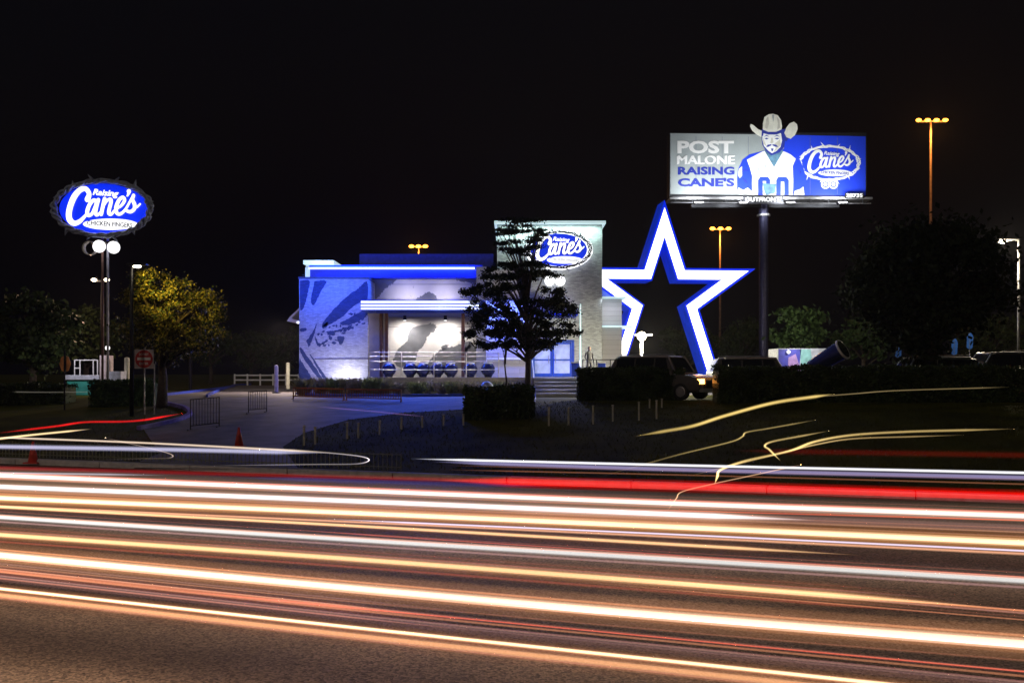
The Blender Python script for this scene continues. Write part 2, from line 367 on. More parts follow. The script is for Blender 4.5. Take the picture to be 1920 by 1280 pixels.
for lab, pix, wd, rgb, br in CURVY: trail(lab, pix, .65, wd*.8, rgb, br*.8, ext=(False, False), terrain=True)
def wash(u0, u1, v, z, power, col, name='headlight_wash', wid=.3, tilt=0):   # unseen area lights added over the road in place of passing headlamp beams
    ld = bpy.data.lights.new(name, 'AREA'); ld.shape = 'RECTANGLE'; ld.size = u1-u0; ld.size_y = wid; ld.energy = power*.8; ld.color = col; ld.spread = R(150)
    o = bpy.data.objects.new(name, ld); link(o); o.location = RV((u0+u1)/2, v, z); o.rotation_euler = (tilt, 0, -A); return o
for v, pw, col in ((6.6, 400, (1, .64, .40)), (8.6, 240, (1, .62, .38)), (11, 230, (1, .65, .42)), (13.5, 190, (1, .68, .46)), (16, 120, (1, .7, .5))):
    wash(-35, 35, v, .62, pw, col)

# ------------------------------------------------------------------ the oval logo, drawn with brush strokes
def LG(x, y): return ((x-960)/810.0, -(y-560)/810.0)     # drawing units: half the sign's width = 1
CANES = [
 [(742, 425, 78), (765, 340, 60), (715, 268, 62), (630, 285, 72), (545, 380, 80), (485, 520, 80), (460, 650, 80), (480, 740, 78), (545, 785, 70), (625, 755, 56), (690, 690, 40), (735, 640, 30)],
 [(880, 455, 46), (830, 440, 46), (770, 510, 50), (737, 610, 50), (755, 665, 46), (810, 640, 40), (855, 540, 40), (890, 440, 40)],
 [(905, 430, 46), (880, 520, 48), (862, 620, 46), (880, 660, 40), (920, 640, 30), (950, 600, 26)],
 [(1000, 415, 46), (980, 500, 48), (948, 650, 46)],
 [(975, 540, 26), (1030, 450, 34), (1085, 425, 46), (1095, 470, 46), (1070, 570, 46), (1065, 635, 46), (1100, 650, 34), (1150, 590, 26)],
 [(1180, 560, 28), (1250, 520, 34), (1300, 440, 40), (1270, 395, 42), (1215, 440, 46), (1175, 540, 50), (1180, 625, 46), (1235, 645, 40), (1310, 580, 30), (1380, 460, 26), (1435, 360, 28)],
 [(1365, 305, 56), (1362, 335, 34), (1340, 375, 14)],
 [(1435, 365, 40), (1420, 430, 44), (1450, 500, 46), (1445, 570, 46), (1390, 612, 44), (1335, 600, 34)],
 [(1450, 560, 28), (1495, 535, 24), (1535, 495, 18)],
]
def ellipse(cx, cz, rx, rz, n=48): return [(cx+rx*math.cos(2*math.pi*i/n), cz+rz*math.sin(2*math.pi*i/n)) for i in range(n)]
def ring(mb, outer, inner, y0, y1, m):
    n = len(outer); vs = [(p[0], y0, p[1]) for p in outer]+[(p[0], y0, p[1]) for p in inner]+[(p[0], y1, p[1]) for p in outer]+[(p[0], y1, p[1]) for p in inner]
    fs = []
    for i in range(n):
        j = (i+1) % n; fs += [(i, j, n+j, n+i), (2*n+i, 3*n+i, 3*n+j, 2*n+j), (i, 2*n+i, 2*n+j, j), (n+i, n+j, 3*n+j, 3*n+i)]
    mb.add(vs, fs, m)
def thorns(mb, tr, s, y, m, th=.028, flatz=None):
    sp = (8, 24, 37, 50, 63, 78, 95, 112, 128, 141, 155, 170)
    for k in range(3):
        P = []
        for i in range(181):
            t = 2*math.pi*i/180; e = 1+.045*math.sin(t*9+k*2.1)+.02*math.sin(t*17+k)
            x, z = tr((-.0+.89*e*math.cos(t), .505*e*math.sin(t))); P.append((x, y+(.03*s*math.sin(t*9+k*2.1+1.5) if flatz is None else flatz*k), z))
        if flatz is None: mb.tube(P, th*s, m, 6)
        else: stroke(mb, [(p[0], p[2], th*2*s) for p in P[::3]], y-flatz*k, m, d=.001)
    for k, i in enumerate(sp):
        t = 2*math.pi*i/180; L = (.13, .2, .15, .22, .14, .12)[k % 6]; a = t+(.5 if k % 2 else -.4)
        p0 = tr((.89*math.cos(t), .505*math.sin(t))); p1 = (p0[0]+L*s*math.cos(a)*.8, p0[1]+L*s*math.sin(a)*.8)
        if flatz is None: mb.tube([(p0[0], y, p0[1]), ((p0[0]+p1[0])/2, y, (p0[1]+p1[1])/2), (p1[0], y, p1[1])], [th*1.5*s, th*.9*s, th*.15*s], m, 6)
        else: stroke(mb, [(*p0, th*2.6*s), ((p0[0]+p1[0])/2, (p0[1]+p1[1])/2, th*1.7*s), (*p1, th*.5*s)], y-flatz*4, m, d=.001)
def logo(root, c, s, mats, depth=.3, outline=False, spikes=True):
    """root: thing, c: centre (root space), s: half width; mats: panel, letter, rim, ink"""
    y = c[1]; tr = lambda p: (c[0]+p[0]*s, c[2]+p[1]*s)
    mb = MB(); mb.prism([tr(p) for p in ellipse(0, .0, .80, .46)], y, y+depth, mats['panel']); panel = mb.build('sign_panel', root)
    if spikes:
        mb = MB(); thorns(mb, tr, s, y-.02*s, mats['rim'], th=mats.get('th', .028)); mb.build('thorny_rim', panel, smooth=True)
    if outline:
        mb = MB(); thorns(mb, tr, s, y-.003, mats['letter'], th=.016, flatz=.002); mb.build('thorny_outline', panel)
    if 'halo' in mats:
        mb = MB(); mb.prism([tr(p) for p in ellipse(0, 0, .97, .565, 64)], y+depth*.3, y+depth*.9, mats['halo']); mb.build('back_light', panel)
    if 'edge' in mats:
        mb = MB()
        for i, st in enumerate(CANES): stroke(mb, [(*tr(LG(a, b_)), w_/810*s) for a, b_, w_ in st], y-.004*s-.0009*i*s, mats['edge'], grow=.02*s, d=.003)
        mb.build('lettering_edge', panel)
    mb = MB()
    for i, st in enumerate(CANES): stroke(mb, [(*tr(LG(a, b_)), w_/810*s) for a, b_, w_ in st], y-.016*s-.0012*i*s, mats['letter'], grow=.004*s, d=.003)
    x, z = tr(LG(1015, 340)); put_text(mb, 'Raising', x, y-.018*s, z, 385/810*s, 120/810*s, mats['letter'], bold=.015, shear=.25, depth=.01*s, rot=R(-4))
    mb.build('lettering', panel)
    mb = MB(); cx, cz = LG(1090, 800); pf = .05*s if spikes else .012*s; mb.prism([tr(p) for p in ellipse(cx, cz, .5, .1)], y-pf, y-.001, mats['letter']); tp = mb.build('tagline_plate', panel)
    mb = MB(); x, z = tr((cx, cz)); put_text(mb, 'CHICKEN FINGERS', x, y-pf-.008*s, z, .84*s, .085*s, mats['ink'], bold=.02, depth=.006*s, rot=R(-3.5))
    mb.build('tagline_lettering', panel)
    return panel
signblue = glow('sign_blue_glow', lin(8, 45, 235), 1.0); signwhite = glow('sign_white_glow', (1, 1, 1), 1.6)
rimgrey = mat('rim_grey', (.35, .4, .55), .45, noise=.4, nscale=6); ink = mat('ink_navy', (.02, .03, .12), .6, noise=.05)
edge_navy = mat('letter_edge_navy', (.01, .02, .15), .5, emit=lin(0, 10, 110), es=.6)

# tall pole sign on the left
Yp = 52.0; c = W(192, 391, Yp); gz = T(c.x, Yp)
ps = empty('pole_sign', (c.x, Yp, gz), label='tall double pole carrying a glowing blue oval sign with white script', cat='sign')
s_ = 101/F*Yp
logo(ps, (0, 0, c.z-gz), s_, dict(panel=signblue, letter=signwhite, rim=rimgrey, ink=ink), depth=.55)
for dx, m in ((-.12, mat('rust_pole', (.25, .13, .1), .5)), (.16, mat('pale_pole', (.5, .5, .6), .4))):
    mb = MB(); mb.cyl((dx, .3, 0), (dx, .3, c.z-gz-.40*s_), .065, .06, m); mb.build('pole', ps, smooth=True)
for px_, py_ in ((186.5, 462), (213.5, 464)):
    q = W(px_, py_, Yp); mb = MB(); mb.cyl((q.x-c.x, -.1, q.z-gz), (q.x-c.x, .02, q.z-gz), 11.5/F*Yp, 11.5/F*Yp, signwhite, 28)
    d_ = mb.build('medallion', ps); mb = MB()
    for k in range(8):
        a = k*math.pi/4; mb.box(q.x-c.x+.12*math.cos(a)-.02, q.x-c.x+.12*math.cos(a)+.02, -.158, -.151, q.z-gz+.12*math.sin(a)-.02, q.z-gz+.12*math.sin(a)+.02, ink)
    rg = MB(); ring(rg, [(q.x-c.x+a, q.z-gz+b_) for a, b_ in ellipse(0, 0, .34, .34, 32)], [(q.x-c.x+a, q.z-gz+b_) for a, b_ in ellipse(0, 0, .335, .335, 32)], -.17, .0, rimgrey)
q = W(168, 465, Yp); mb = MB(); ring(mb, [(q.x-c.x+a, q.z-gz+b_) for a, b_ in ellipse(0, 0, 13/F*Yp, 13/F*Yp, 32)], [(q.x-c.x+a, q.z-gz+b_) for a, b_ in ellipse(.02, 0, 11/F*Yp, 11.5/F*Yp, 32)], -.1, .2, white); mb.build('medallion_hoop', ps)
mb = MB(); mb.box(-.7, .7, .04, .25, c.z-gz-.62*s_-.05, c.z-gz-.62*s_+.05, dark); mb.build('crossbar', ps)

# ------------------------------------------------------------------ the star
Ys = 65.0; c = W(1246, 559, Ys); gz = T(c.x, Ys); RS = 184/F*Ys
st = empty('star_frame', (c.x, Ys, gz), R(5), label='giant hollow five pointed star outlined in glowing white on blue', cat='star sculpture')
def starp(sc):     # open at the foot: the legs run on to the ground
    R_ = [((RS if i % 2 == 0 else RS*.382)*math.sin(i*math.pi/5), c.z-gz+(RS if i % 2 == 0 else RS*.382)*math.cos(i*math.pi/5)) for i in range(10)]
    cz = c.z-gz; q = [((p[0])*sc, cz+(p[1]-cz)*sc) for p in R_]
    def foot(n_, tip):
        a = q[n_]; d = (R_[tip][0]-R_[n_][0], R_[tip][1]-R_[n_][1]); t = (0-a[1])/d[1]; return (a[0]+d[0]*t, 0.0)
    return [foot(3, 4), q[3], q[2], q[1], q[0], q[9], q[8], q[7], foot(7, 6)]
def band(mb, outer, inner, y0, y1, m):
    n = len(outer); vs = [(p[0], y0, p[1]) for p in outer]+[(p[0], y0, p[1]) for p in inner]+[(p[0], y1, p[1]) for p in outer]+[(p[0], y1, p[1]) for p in inner]; fs = []
    for i in range(n-1):
        j = i+1; fs += [(i, j, n+j, n+i), (2*n+i, 3*n+i, 3*n+j, 2*n+j), (i, 2*n+i, 2*n+j, j), (n+i, n+j, 3*n+j, 3*n+i)]
    fs += [(0, n, 3*n, 2*n), (n-1, 3*n-1, 4*n-1, 2*n-1)]
    mb.add(vs, fs, m)
starblue = glow('star_blue_glow', lin(0, 40, 225), .95); starwhite = glow('star_white_glow', (1, .99, 1), 2.2); starside = mat('star_side', (.02, .09, .6), .35, emit=lin(0, 40, 190), es=.5, noise=.35, nscale=1.2)
mb = MB(); band(mb, starp(1), starp(.57), 0, 2.0, starside); mb.build('frame', st)
mb = MB(); band(mb, starp(.998), starp(.925), -.02, -.004, starblue); mb.build('blue_border', st)
mb = MB(); band(mb, starp(.922), starp(.63), -.05, -.004, starwhite); mb.build('light_band', st)
mb = MB(); band(mb, starp(.627), starp(.573), -.02, -.004, starblue); mb.build('blue_border', st)

# ------------------------------------------------------------------ the restaurant
FZ = 2.38
bw = brick_mat('wing_brick', (.55, .55, .6), (.36, .36, .42), bw=.2, rh=.07, vary=.22, bump=.9)
muralblue = brick_mat('mural_dark_brick', (.05, .08, .2), (.04, .05, .12), bw=.2, rh=.07, vary=.22, bump=.9)
tb = brick_mat('tower_brick', (.40, .43, .42), (.3, .32, .31), bw=.22, rh=.075, vary=.28)
siding = brick_mat('siding', (.42, .41, .44), (.2, .2, .22), bw=8, rh=.3, vary=.06)
panelm = mat('wall_panel', (.55, .52, .5), .6, noise=.1, nscale=1); panelg = mat('mural_grey', (.12, .12, .13), .6, noise=.2, nscale=2)
cornice = glow('cornice_glow', lin(205, 235, 240), .75)  # glow put into cornices, ledges and edge trim for the light on them
ledw = glow('led_white', (.75, .82, 1), 1.5); ledb = glow('led_blue', lin(10, 50, 255), 1.6)
ox, oy = W(850, 0, 60).x, 60.0
rb = empty('restaurant_building', (ox, oy, 1.4), label='low brick restaurant with blue light strips, wall mural and square entrance tower', cat='restaurant')
def X(px, Y=60): return (px-960)/F*Y-ox
def Z(py, Y=60): return CH-(py-HY)/F*Y-1.4
def part(name, mb, parent=None, **k): return mb.build(name, parent or rb, **k)
def pq(pts, Y): return [(X(a, Y), Z(b_, Y)) for a, b_ in pts]
def spot(name, loc, target, power, col, angle=70, blend=.6, rad=.06, parent=None):
    ld = bpy.data.lights.new(name, 'SPOT'); ld.energy = power; ld.color = col; ld.spot_size = R(angle); ld.spot_blend = blend; ld.shadow_soft_size = rad
    o = bpy.data.objects.new(name, ld); link(o); o.location = loc; o.rotation_euler = (Vector(target)-Vector(loc)).to_track_quat('-Z', 'Y').to_euler(); return o
def area(name, loc, target, power, col, sx, sy=.1, spread=160):
    ld = bpy.data.lights.new(name, 'AREA'); ld.shape = 'RECTANGLE'; ld.size = sx; ld.size_y = sy; ld.energy = power; ld.color = col; ld.spread = R(spread)
    o = bpy.data.objects.new(name, ld); link(o); o.location = loc
    z = (Vector(loc)-Vector(target)).normalized(); x = Vector((1, 0, 0)); x = (x-z*x.dot(z)).normalized(); y = z.cross(x)
    o.rotation_euler = Matrix((x, y, z)).transposed().to_euler(); return o
# brick wing with mural
mb = MB(); mb.box(X(561), X(690), 0, 7.5, 0, Z(523), bw)
def blotch(mb, pts, Y, m, off=.004, jag=1.2, seed=0, sub=9):
    r_ = random.Random(seed); q = [p for p in catmull([(a, b_, 0) for a, b_ in pts+[pts[0]]], sub)][:-1]
    q = [(p[0]+r_.uniform(-jag, jag), p[1]+r_.uniform(-jag, jag)) for p in q]
    mb.flat([(X(a, Y), Z(b_, Y)) for a, b_ in q], Y-60-off, m)
part('brick_wing', mb)
wing = rb.children[-1]
mb = MB()
for k, pp in enumerate([
 [(562, 526), (580, 526), (578, 545), (572, 570), (563, 580)], [(590, 527), (612, 527), (600, 550), (588, 572), (583, 560)],
 [(672, 540), (688, 528), (688, 560), (665, 572), (640, 595), (610, 612), (606, 605), (630, 575), (652, 555)],
 [(636, 606), (655, 596), (685, 580), (687, 592), (665, 606), (645, 610)], [(574, 640), (586, 622), (594, 606), (590, 624), (580, 650), (577, 645)],
 [(590, 628), (597, 642), (604, 645), (598, 650), (592, 640)], [(603, 612), (614, 603), (613, 612), (606, 616)], [(612, 622), (626, 620), (628, 628), (618, 628)],
 [(632, 630), (646, 632), (640, 646), (634, 640)], [(562, 616), (574, 615), (574, 620), (564, 622)],
 [(562, 652), (568, 656), (604, 708), (596, 708), (575, 680), (564, 662)], [(580, 664), (585, 668), (612, 708), (606, 709)],
 [(562, 672), (574, 690), (584, 712), (562, 712)]]):
    blotch(mb, pp, 60, muralblue, seed=k, jag=.7)
for k in range(46):
    r_ = random.Random(k); a = r_.uniform(596, 688); b_ = 640-(a-596)*.62+r_.uniform(-16, 22); w_ = r_.uniform(1, 5); h_ = r_.uniform(1, 3); t_ = r_.uniform(-1.2, .2)
    blotch(mb, [(a-w_, b_), (a-w_*.3, b_-h_+t_*w_*.3), (a+w_, b_+t_*w_), (a+w_*.2, b_+h_+t_*w_*.2)], 60, muralblue, off=.005+k*.0002, jag=.5, seed=k, sub=4)
mb.box(X(590), X(689), -.03, -.002, Z(673.5), Z(672), mat('belt_course', (.12, .12, .2), .6))
mb.build('mural', wing)
mb = MB(); mb.box(X(560)-.02, X(690)+.05, -.06, 7.55, Z(523)+.002, Z(523)+.12, mat('coping_dark', (.05, .06, .12), .5)); mb.build('coping', wing)
mb = MB(); gx = X(655); mb.box(gx-.25, gx+.25, -1.55, -1.35, 0.05, .25, dark); mb.build('wall_washer', wing)
spot('washer_light', (ox+gx, 59.1, 1.75), (ox+gx-.1, 60, 2.7), 330, (.92, .9, 1), 140, 1, .15)
spot('washer_light', (ox+X(590), 57.6, 1.9), (ox+X(610), 60, 4.2), 230, (.5, .48, 1), 120, 1, .15)
area('stucco_fill', (ox+X(600, 63), 63.0, 1.4+Z(496, 63)), (ox+X(600, 64), 64.0, 1.4+Z(502, 64)), 12, (.8, 1, 1), 1.6, .1)  # unseen area light added to brighten the pale stucco
# back tower at left
mb = MB(); mb.box(X(573, 64), X(626, 64), 4, 8, Z(523, 64)-.5, Z(497, 64), mat('pale_stucco', (.6, .66, .68), .7)); part('rear_tower', mb)
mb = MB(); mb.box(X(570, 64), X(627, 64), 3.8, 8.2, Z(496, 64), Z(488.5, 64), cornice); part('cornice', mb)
# centre wall
mb = MB(); mb.box(X(690.5, 60), X(908, 63), 3, 12, 0, Z(505, 63), panelm)
part('main_wall', mb); mw = rb.children[-1]
mb = MB()
Yc = 63
for k, pp in enumerate([
 [(690, 507), (752, 507), (748, 520), (735, 532), (724, 540), (712, 556), (698, 566), (690, 566)],
 [(832, 507), (905, 507), (905, 532), (880, 530), (860, 526), (845, 520), (838, 512)],
 [(768, 552), (774, 540), (776, 536), (773, 552), (770, 557)], [(776, 566), (788, 556), (802, 548), (814, 552), (820, 566)],
 [(774, 612), (812, 606), (816, 618), (802, 630), (796, 645), (784, 660), (776, 680), (752, 690), (738, 678), (742, 662), (750, 650), (762, 640), (766, 624)],
 [(800, 684), (816, 664), (832, 654), (856, 648), (880, 640), (895, 655), (902, 680), (870, 690), (830, 694), (800, 700)],
 [(868, 655), (880, 645), (884, 648), (874, 660)], [(826, 650), (838, 646), (840, 652), (830, 656)]]):
    blotch(mb, pp, Yc, panelg, seed=20+k, jag=1.9)
for py_ in (533, 613, 560): mb.box(X(691, 60), X(907, 63), 2.985, 2.994, Z(py_, 63)-.015, Z(py_, 63)+.015, panelg)
mb.build('mural', mw)
# parapet band + LED lines
navy = mat('navy_band', (.03, .06, .55), .4, noise=.1)
mb = MB(); mb.box(X(580, 61.9), X(905, 61.9), 1.9, 2.9, Z(521, 61.9), Z(497, 61.9), navy); part('parapet_band', mb)
mb = MB(); mb.box(X(579, 61.7), X(890, 61.7), 1.7, 1.85, Z(504.3, 61.7), Z(501, 61.7), ledw); part('led_strip', mb)
mb = MB(); mb.box(X(573, 61.8), X(580.5, 61.8), 1.7, 2.2, Z(522, 61.8), Z(502, 61.8), cornice); part('corner_glow', mb)  # pale corner edge made to glow, not a lamp
mb = MB(); mb.box(X(674, 66), X(925, 66), 6, 6.3, Z(505, 66), Z(476, 66), mat('roof_screen', (.05, .06, .25), .5)); part('roof_screen', mb)
area('led_light', (ox+X(735, 61.6), 61.4, 1.4+Z(500, 61.6)), (ox+X(735), 66, 1.4+Z(480, 66)), 260, (.01, .06, 1), 10, .15)
area('led_light', (ox+X(735, 61.6), 61.2, 1.4+Z(506, 61.6)), (ox+X(760), 54, 1.4), 650, (.01, .09, 1), 10, .15, 150)
area('canopy_led_light', (ox+X(800, 58), 58.2, 1.4+Z(572, 58)), (ox+X(870), 54, 1.4), 650, (.02, .10, 1), 9, .2, 150)
area('canopy_led_light', (ox+X(770, 58), 58.25, 1.4+Z(575, 58)), (ox+X(770), 55.2, 1.6), 420, (1, .9, .8), 8, .2, 50)
area('led_light', (ox+X(625), 57.5, 1.4+Z(505, 58.5)), (ox+X(650), 60, 6.4), 330, (.02, .10, 1), 5, .15)
# canopy with three bright lines
mb = MB(); mb.box(X(677, 58.5), X(908, 58.5), -1.5, 3, Z(583, 58.5), Z(562, 58.5), blueM); cn = mb.build('canopy', rb)
for a, b_ in ((564, 568), (570.5, 574.5), (577, 580)):
    mb = MB(); mb.box(X(676.5, 58.4), X(900, 58.4), -1.58, -1.51, Z(b_, 58.4), Z(a, 58.4), ledw); mb.build('led_strip', cn)
mb = MB(); mb.box(X(705, 58.6), X(906, 58.6), -1.3, 2.9, Z(586.5, 58.6), Z(583.5, 58.6), navy); mb.build('soffit', cn)
for x0, x1, m in ((691, 711, beige), (712, 717, brown), (718, 722, beige), (722, 727, brown), (865, 871, brown)):
    mb = MB(); mb.box(X(x0, 59), X(x1, 59), -1+(0 if m is brown else .1), -.75+(0 if m is brown else .6), FZ-1.4, Z(587, 59), m); part('canopy_post', mb)
for px_ in (759, 835):
    mb = MB(); x = X(px_, 61.5); mb.cyl((x, 1.5, Z(600, 61.5)), (x, 1.5, Z(588, 61.5)), .12, .08, dark); mb.ball((x, 1.5, Z(600, 61.5)), .1, .1, .05, signwhite); mb.build('downlight', cn)
    spot('downlight_beam', (ox+x, 62.0, 1.4+Z(606, 61.5)), (ox+x, 62.9, 3.9), 340, (1, .95, .9), 170, 1, .12)
spot('downlight_beam', (ox+X(720, 61), 60.5, 1.4+Z(596, 61)), (ox+X(716), 60.5, 2.4), 90, (1, .9, .82), 140, 1, .12)  # further beam on the posts, no fixture modelled for it
# unseen spots above the canopy that brighten the upper mural
for px_ in (760, 830): spot('mural_fill', (ox+X(px_, 61.5), 61.6, 1.4+Z(560, 61.5)), (ox+X(px_, 63), 63, 7.4), 130, (.9, .86, 1), 140, 1, .12)
# entrance wall right of the patio
mb = MB(); mb.box(X(908, 61), X(992, 61), 1, 6, 0, Z(505, 61), siding); part('entrance_wall', mb); ew = rb.children[-1]
mb = MB(); mb.box(X(906, 60.9), X(991, 60.9), .88, .98, Z(674, 60.9), Z(670.5, 60.9), mat('pale_trim', (.75, .78, .85), .5)); mb.build('belt_trim', ew)
mb = MB(); mb.box(X(893, 59.5), X(912, 59.5), -.5, 1, FZ-1.4, Z(500, 59.5), mat('bluish_pier', (.3, .32, .5), .5)); part('corner_pier', mb)
# tower (with doorway)
Yt = 61.5; yt = 1.5
mb = MB(); D0, D1, DT = 994, 1077, 637
mb.box(X(932, Yt), X(D0, Yt), yt+.001, yt+9, 0, Z(421, Yt), tb); mb.box(X(D1, Yt), X(1129, Yt), yt, yt+9, 0, Z(421, Yt), tb); mb.box(X(D0, Yt)+.001, X(D1, Yt)-.001, yt+.002, yt+9, Z(DT, Yt), Z(421, Yt), tb)
tw = mb.build('tower', rb)
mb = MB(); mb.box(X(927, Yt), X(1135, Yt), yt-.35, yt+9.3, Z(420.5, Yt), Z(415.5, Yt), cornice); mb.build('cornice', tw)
mb = MB(); mb.box(X(1087, Yt), X(1089.5, Yt), yt-.05, yt-.002, FZ-1.4, Z(570, Yt), cornice); mb.build('edge_glow', tw)  # pale vertical line on the tower, its brightness put in as glow
frameb = mat('blue_door_frame', (.02, .08, .55), .35); pane = mat('lit_door_pane', (.35, .4, .5), .2, emit=lin(110, 130, 215), es=.6, noise=.5, nscale=1.5)
mb = MB(); 
for x0, x1, z0, z1 in ((D0, 999, 708, DT), (1072, D1, 708, DT), (999.05, 1071.95, 641, DT)): mb.box(X(x0, Yt), X(x1, Yt), yt+.05, yt+.2, Z(z0, Yt), Z(z1, Yt), frameb)
df = mb.build('door_frame', rb)
for a, b_ in ((999.5, 1035), (1036, 1071.5)):
    mb = MB(); x0, x1 = X(a, Yt), X(b_, Yt); z0, z1 = FZ-1.4+.03, Z(642, Yt)
    for q in ((x0, x0+.1, z0, z1), (x1-.1, x1, z0, z1), (x0+.1, x1-.1, z1-.1, z1), (x0+.1, x1-.1, z0, z0+.2), (x0+.1, x1-.1, z0+.98, z0+1.08)): mb.box(q[0]+.001, q[1]-.001, yt+.08, yt+.14, q[2], q[3], frameb)
    dr = mb.build('door', rb); mb = MB(); mb.box(x0+.1, x1-.1, yt+.1, yt+.12, z0+.2, z1-.1, pane); mb.build('pane', dr)
    mb = MB(); hx = x1-.2 if a < 1010 else x0+.2; mb.tube([(hx, yt+.08, z0+.85), (hx, yt, z0+.88), (hx, yt, z0+1.3), (hx, yt+.08, z0+1.33)], .018, galv); mb.build('handle', dr)
mb = MB(); mb.box(X(D0, Yt), X(D1, Yt), yt+1.2, yt+1.3, FZ-1.4, Z(DT, Yt), panelm); part('vestibule_wall', mb)
# white lit wing to the right of the tower
mb = MB(); mb.box(X(1129.5, 62.5), X(1166, 62.5), 2.5, 9, 0, Z(559.5, 62.5), siding); wg = mb.build('side_wing', rb)
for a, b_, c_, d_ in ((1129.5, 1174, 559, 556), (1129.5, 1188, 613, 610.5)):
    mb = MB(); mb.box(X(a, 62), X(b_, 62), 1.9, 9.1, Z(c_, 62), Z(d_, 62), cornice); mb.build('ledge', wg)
area('ledge_light', (ox+X(1148, 61.6), 61.4, 1.4+Z(560, 61.6)), (ox+X(1148), 62.4, 3.0), 26, (.85, .9, 1), 1.2, .2)
spot('tower_fill', (ox+X(1105, Yt), 59.3, 2.7), (ox+X(1105, Yt), 61.5, 5), 45, (.45, .4, 1), 110, 1, .1)  # fill spot with no fitting, washes the lower tower corner violet
area('tower_top_light', (ox+X(1030, Yt), 61.0, 1.4+Z(424, Yt)), (ox+X(1030, Yt), 61.55, 9.0), 230, (.7, 1, .95), 6, .12, 170)  # unseen area light under the cornice, washes the tower top
area('entrance_fill', (ox+X(1035, 60.5), 60.6, 1.4+Z(585, 60.6)), (ox+X(1035), 61.2, 3.2), 700, (.06, .14, 1), 2.4, .2)  # unseen blue area lights added at the entrance, no fittings
area('entrance_fill', (ox+X(945, 60), 59.9, 1.4+Z(560, 60)), (ox+X(945), 61, 2.5), 480, (.12, .18, 1), 1.8, .2)
mb = MB(); mb.box(X(992, 59), X(1083, 59), -1.0, 1.45, Z(592, 59), Z(584, 59), blueM); en = mb.build('entrance_canopy', rb)
mb = MB(); mb.box(X(992, 58.9), X(1083, 58.9), -1.07, -1.01, Z(590, 58.9), Z(587, 58.9), ledb); mb.build('led_strip', en)
# drive through awning on the far left side
mb = MB(); mb.prism([(X(538, 63), Z(602, 63)), (X(543, 63), Z(594, 63)), (X(561, 63), Z(577, 63)), (X(562, 63), Z(580, 63)), (X(546, 63), Z(597, 63)), (X(562, 63), Z(601, 63)), (X(562, 63), Z(606, 63))], 3, 6, white); part('side_awning', mb)
mb = MB(); mb.ball((X(558, 62), 2.2, Z(604, 62)), .12, .12, .08, signwhite, 12, 8); part('awning_lamp', mb)
spot('awning_light', (ox+X(556, 62)-.3, 62.2, 1.4+Z(606, 62)), (W(470, 0, 62).x, 60, 1.4), 2600, (1, .76, .62), 160, 1, .2)
spot('awning_light', (ox+X(552, 62)-.9, 61.6, 1.4+Z(610, 62)), (W(500, 0, 96).x, 96, 1.8), 5200, (1, .85, .75), 55, 1, .2)  # second spot, away from the lamp, added to light the far white fence

# sign on the tower
q = W(1048, 468, 61.0)
ws = empty('wall_sign', (q.x, 61.45, 1.4), label='oval blue and white script sign on the entrance tower behind the tree', cat='sign')
haloM = glow('sign_halo', (1, 1, 1), 1.5)
logo(ws, (0, -.45, q.z-1.4), 66/F*61, dict(panel=glow('wall_sign_blue', lin(20, 50, 210), 1.0), letter=signwhite, rim=dark, th=.016, halo=haloM, ink=ink, edge=edge_navy), depth=.3)
for dx in (-8, 12):
    mb = MB(); x = dx/F*61-.3; z = q.z-1.4-58/F*61; mb.cyl((x, -.4, z), (x, -.05, z), .3, .3, signwhite, 24); mb.build('medallion', ws)


# patio deck, steps, railing
mb = MB(); 
x0, x1 = W(692, 0, 54).x, W(998, 0, 54).x
mb.box(x0, x1, 56.6, 61.4, 1.3, FZ, conc); mb.box(W(996, 0, 54).x+.02, W(1180, 0, 54).x, 54.6, 62.9, 1.3, FZ+.001, conc)
tag(mb.build('patio'), kind='structure')
stp = empty('entrance_steps', (W(1040, 0, 52).x, 52.5, 1.4), label='pale concrete steps leading up to the blue glass doors', cat='steps')
for k in range(5):
    mb = MB(); xa, xb = W(1003, 0, 52).x-stp.location.x, W(1090, 0, 52).x-stp.location.x
    mb.box(xa, xb, -2.1+k*.8, 2.09, k*.19+.001*k-.05, (k+1)*.19, mat('pale_concrete', (.55, .55, .58), .7, noise=.15, nscale=3)); mb.build('step', stp, bevel=.015)
for k, sx in ((0, W(1000, 0, 52).x), (1, W(1092, 0, 52).x)):
    mb = MB(); x = sx-stp.location.x; mb.tube([(x, -2, 0), (x, -2, .95), (x, 2, 1.9), (x, 2, .95)], .03, galv); mb.build('handrail', stp)
spot('step_fill', (W(1045, 0, 52).x, 58, 5.5), (W(1045, 0, 52).x, 52.5, 1.8), 2600, (.5, .52, 1), 60, 1, .2)  # fill spot added above the steps, no fixture there
def railing(name, a, b_, z, h, nposts, label, bars=(.98, .82, .4), m=galv, mid=False):
    a = Vector(a); b_ = Vector(b_); o = empty(name, ((a.x+b_.x)/2, (a.y+b_.y)/2, z), label=label, cat='railing'); c_ = o.location
    for k in range(nposts):
        p = a.lerp(b_, k/(nposts-1)); mb = MB(); mb.cyl((p.x-c_.x, p.y-c_.y, 0), (p.x-c_.x, p.y-c_.y, h), .03, .03, m, 8); mb.build('post', o)
    for f in bars:
        mb = MB(); mb.cyl((a.x-c_.x, a.y-c_.y, h*f), (b_.x-c_.x, b_.y-c_.y, h*f), .022, .022, m, 8); mb.build('rail', o)
    return o
railwhite = mat('rail_pale', (.6, .58, .55), .4, metal=.3)
railing('patio_railing', (W(692, 0, 57).x, 57, 0), (W(935, 0, 57).x, 57, 0), FZ, 1.45, 5, 'pale metal railing along the front of the patio', m=railwhite, bars=(.98, .82, .62, .3))
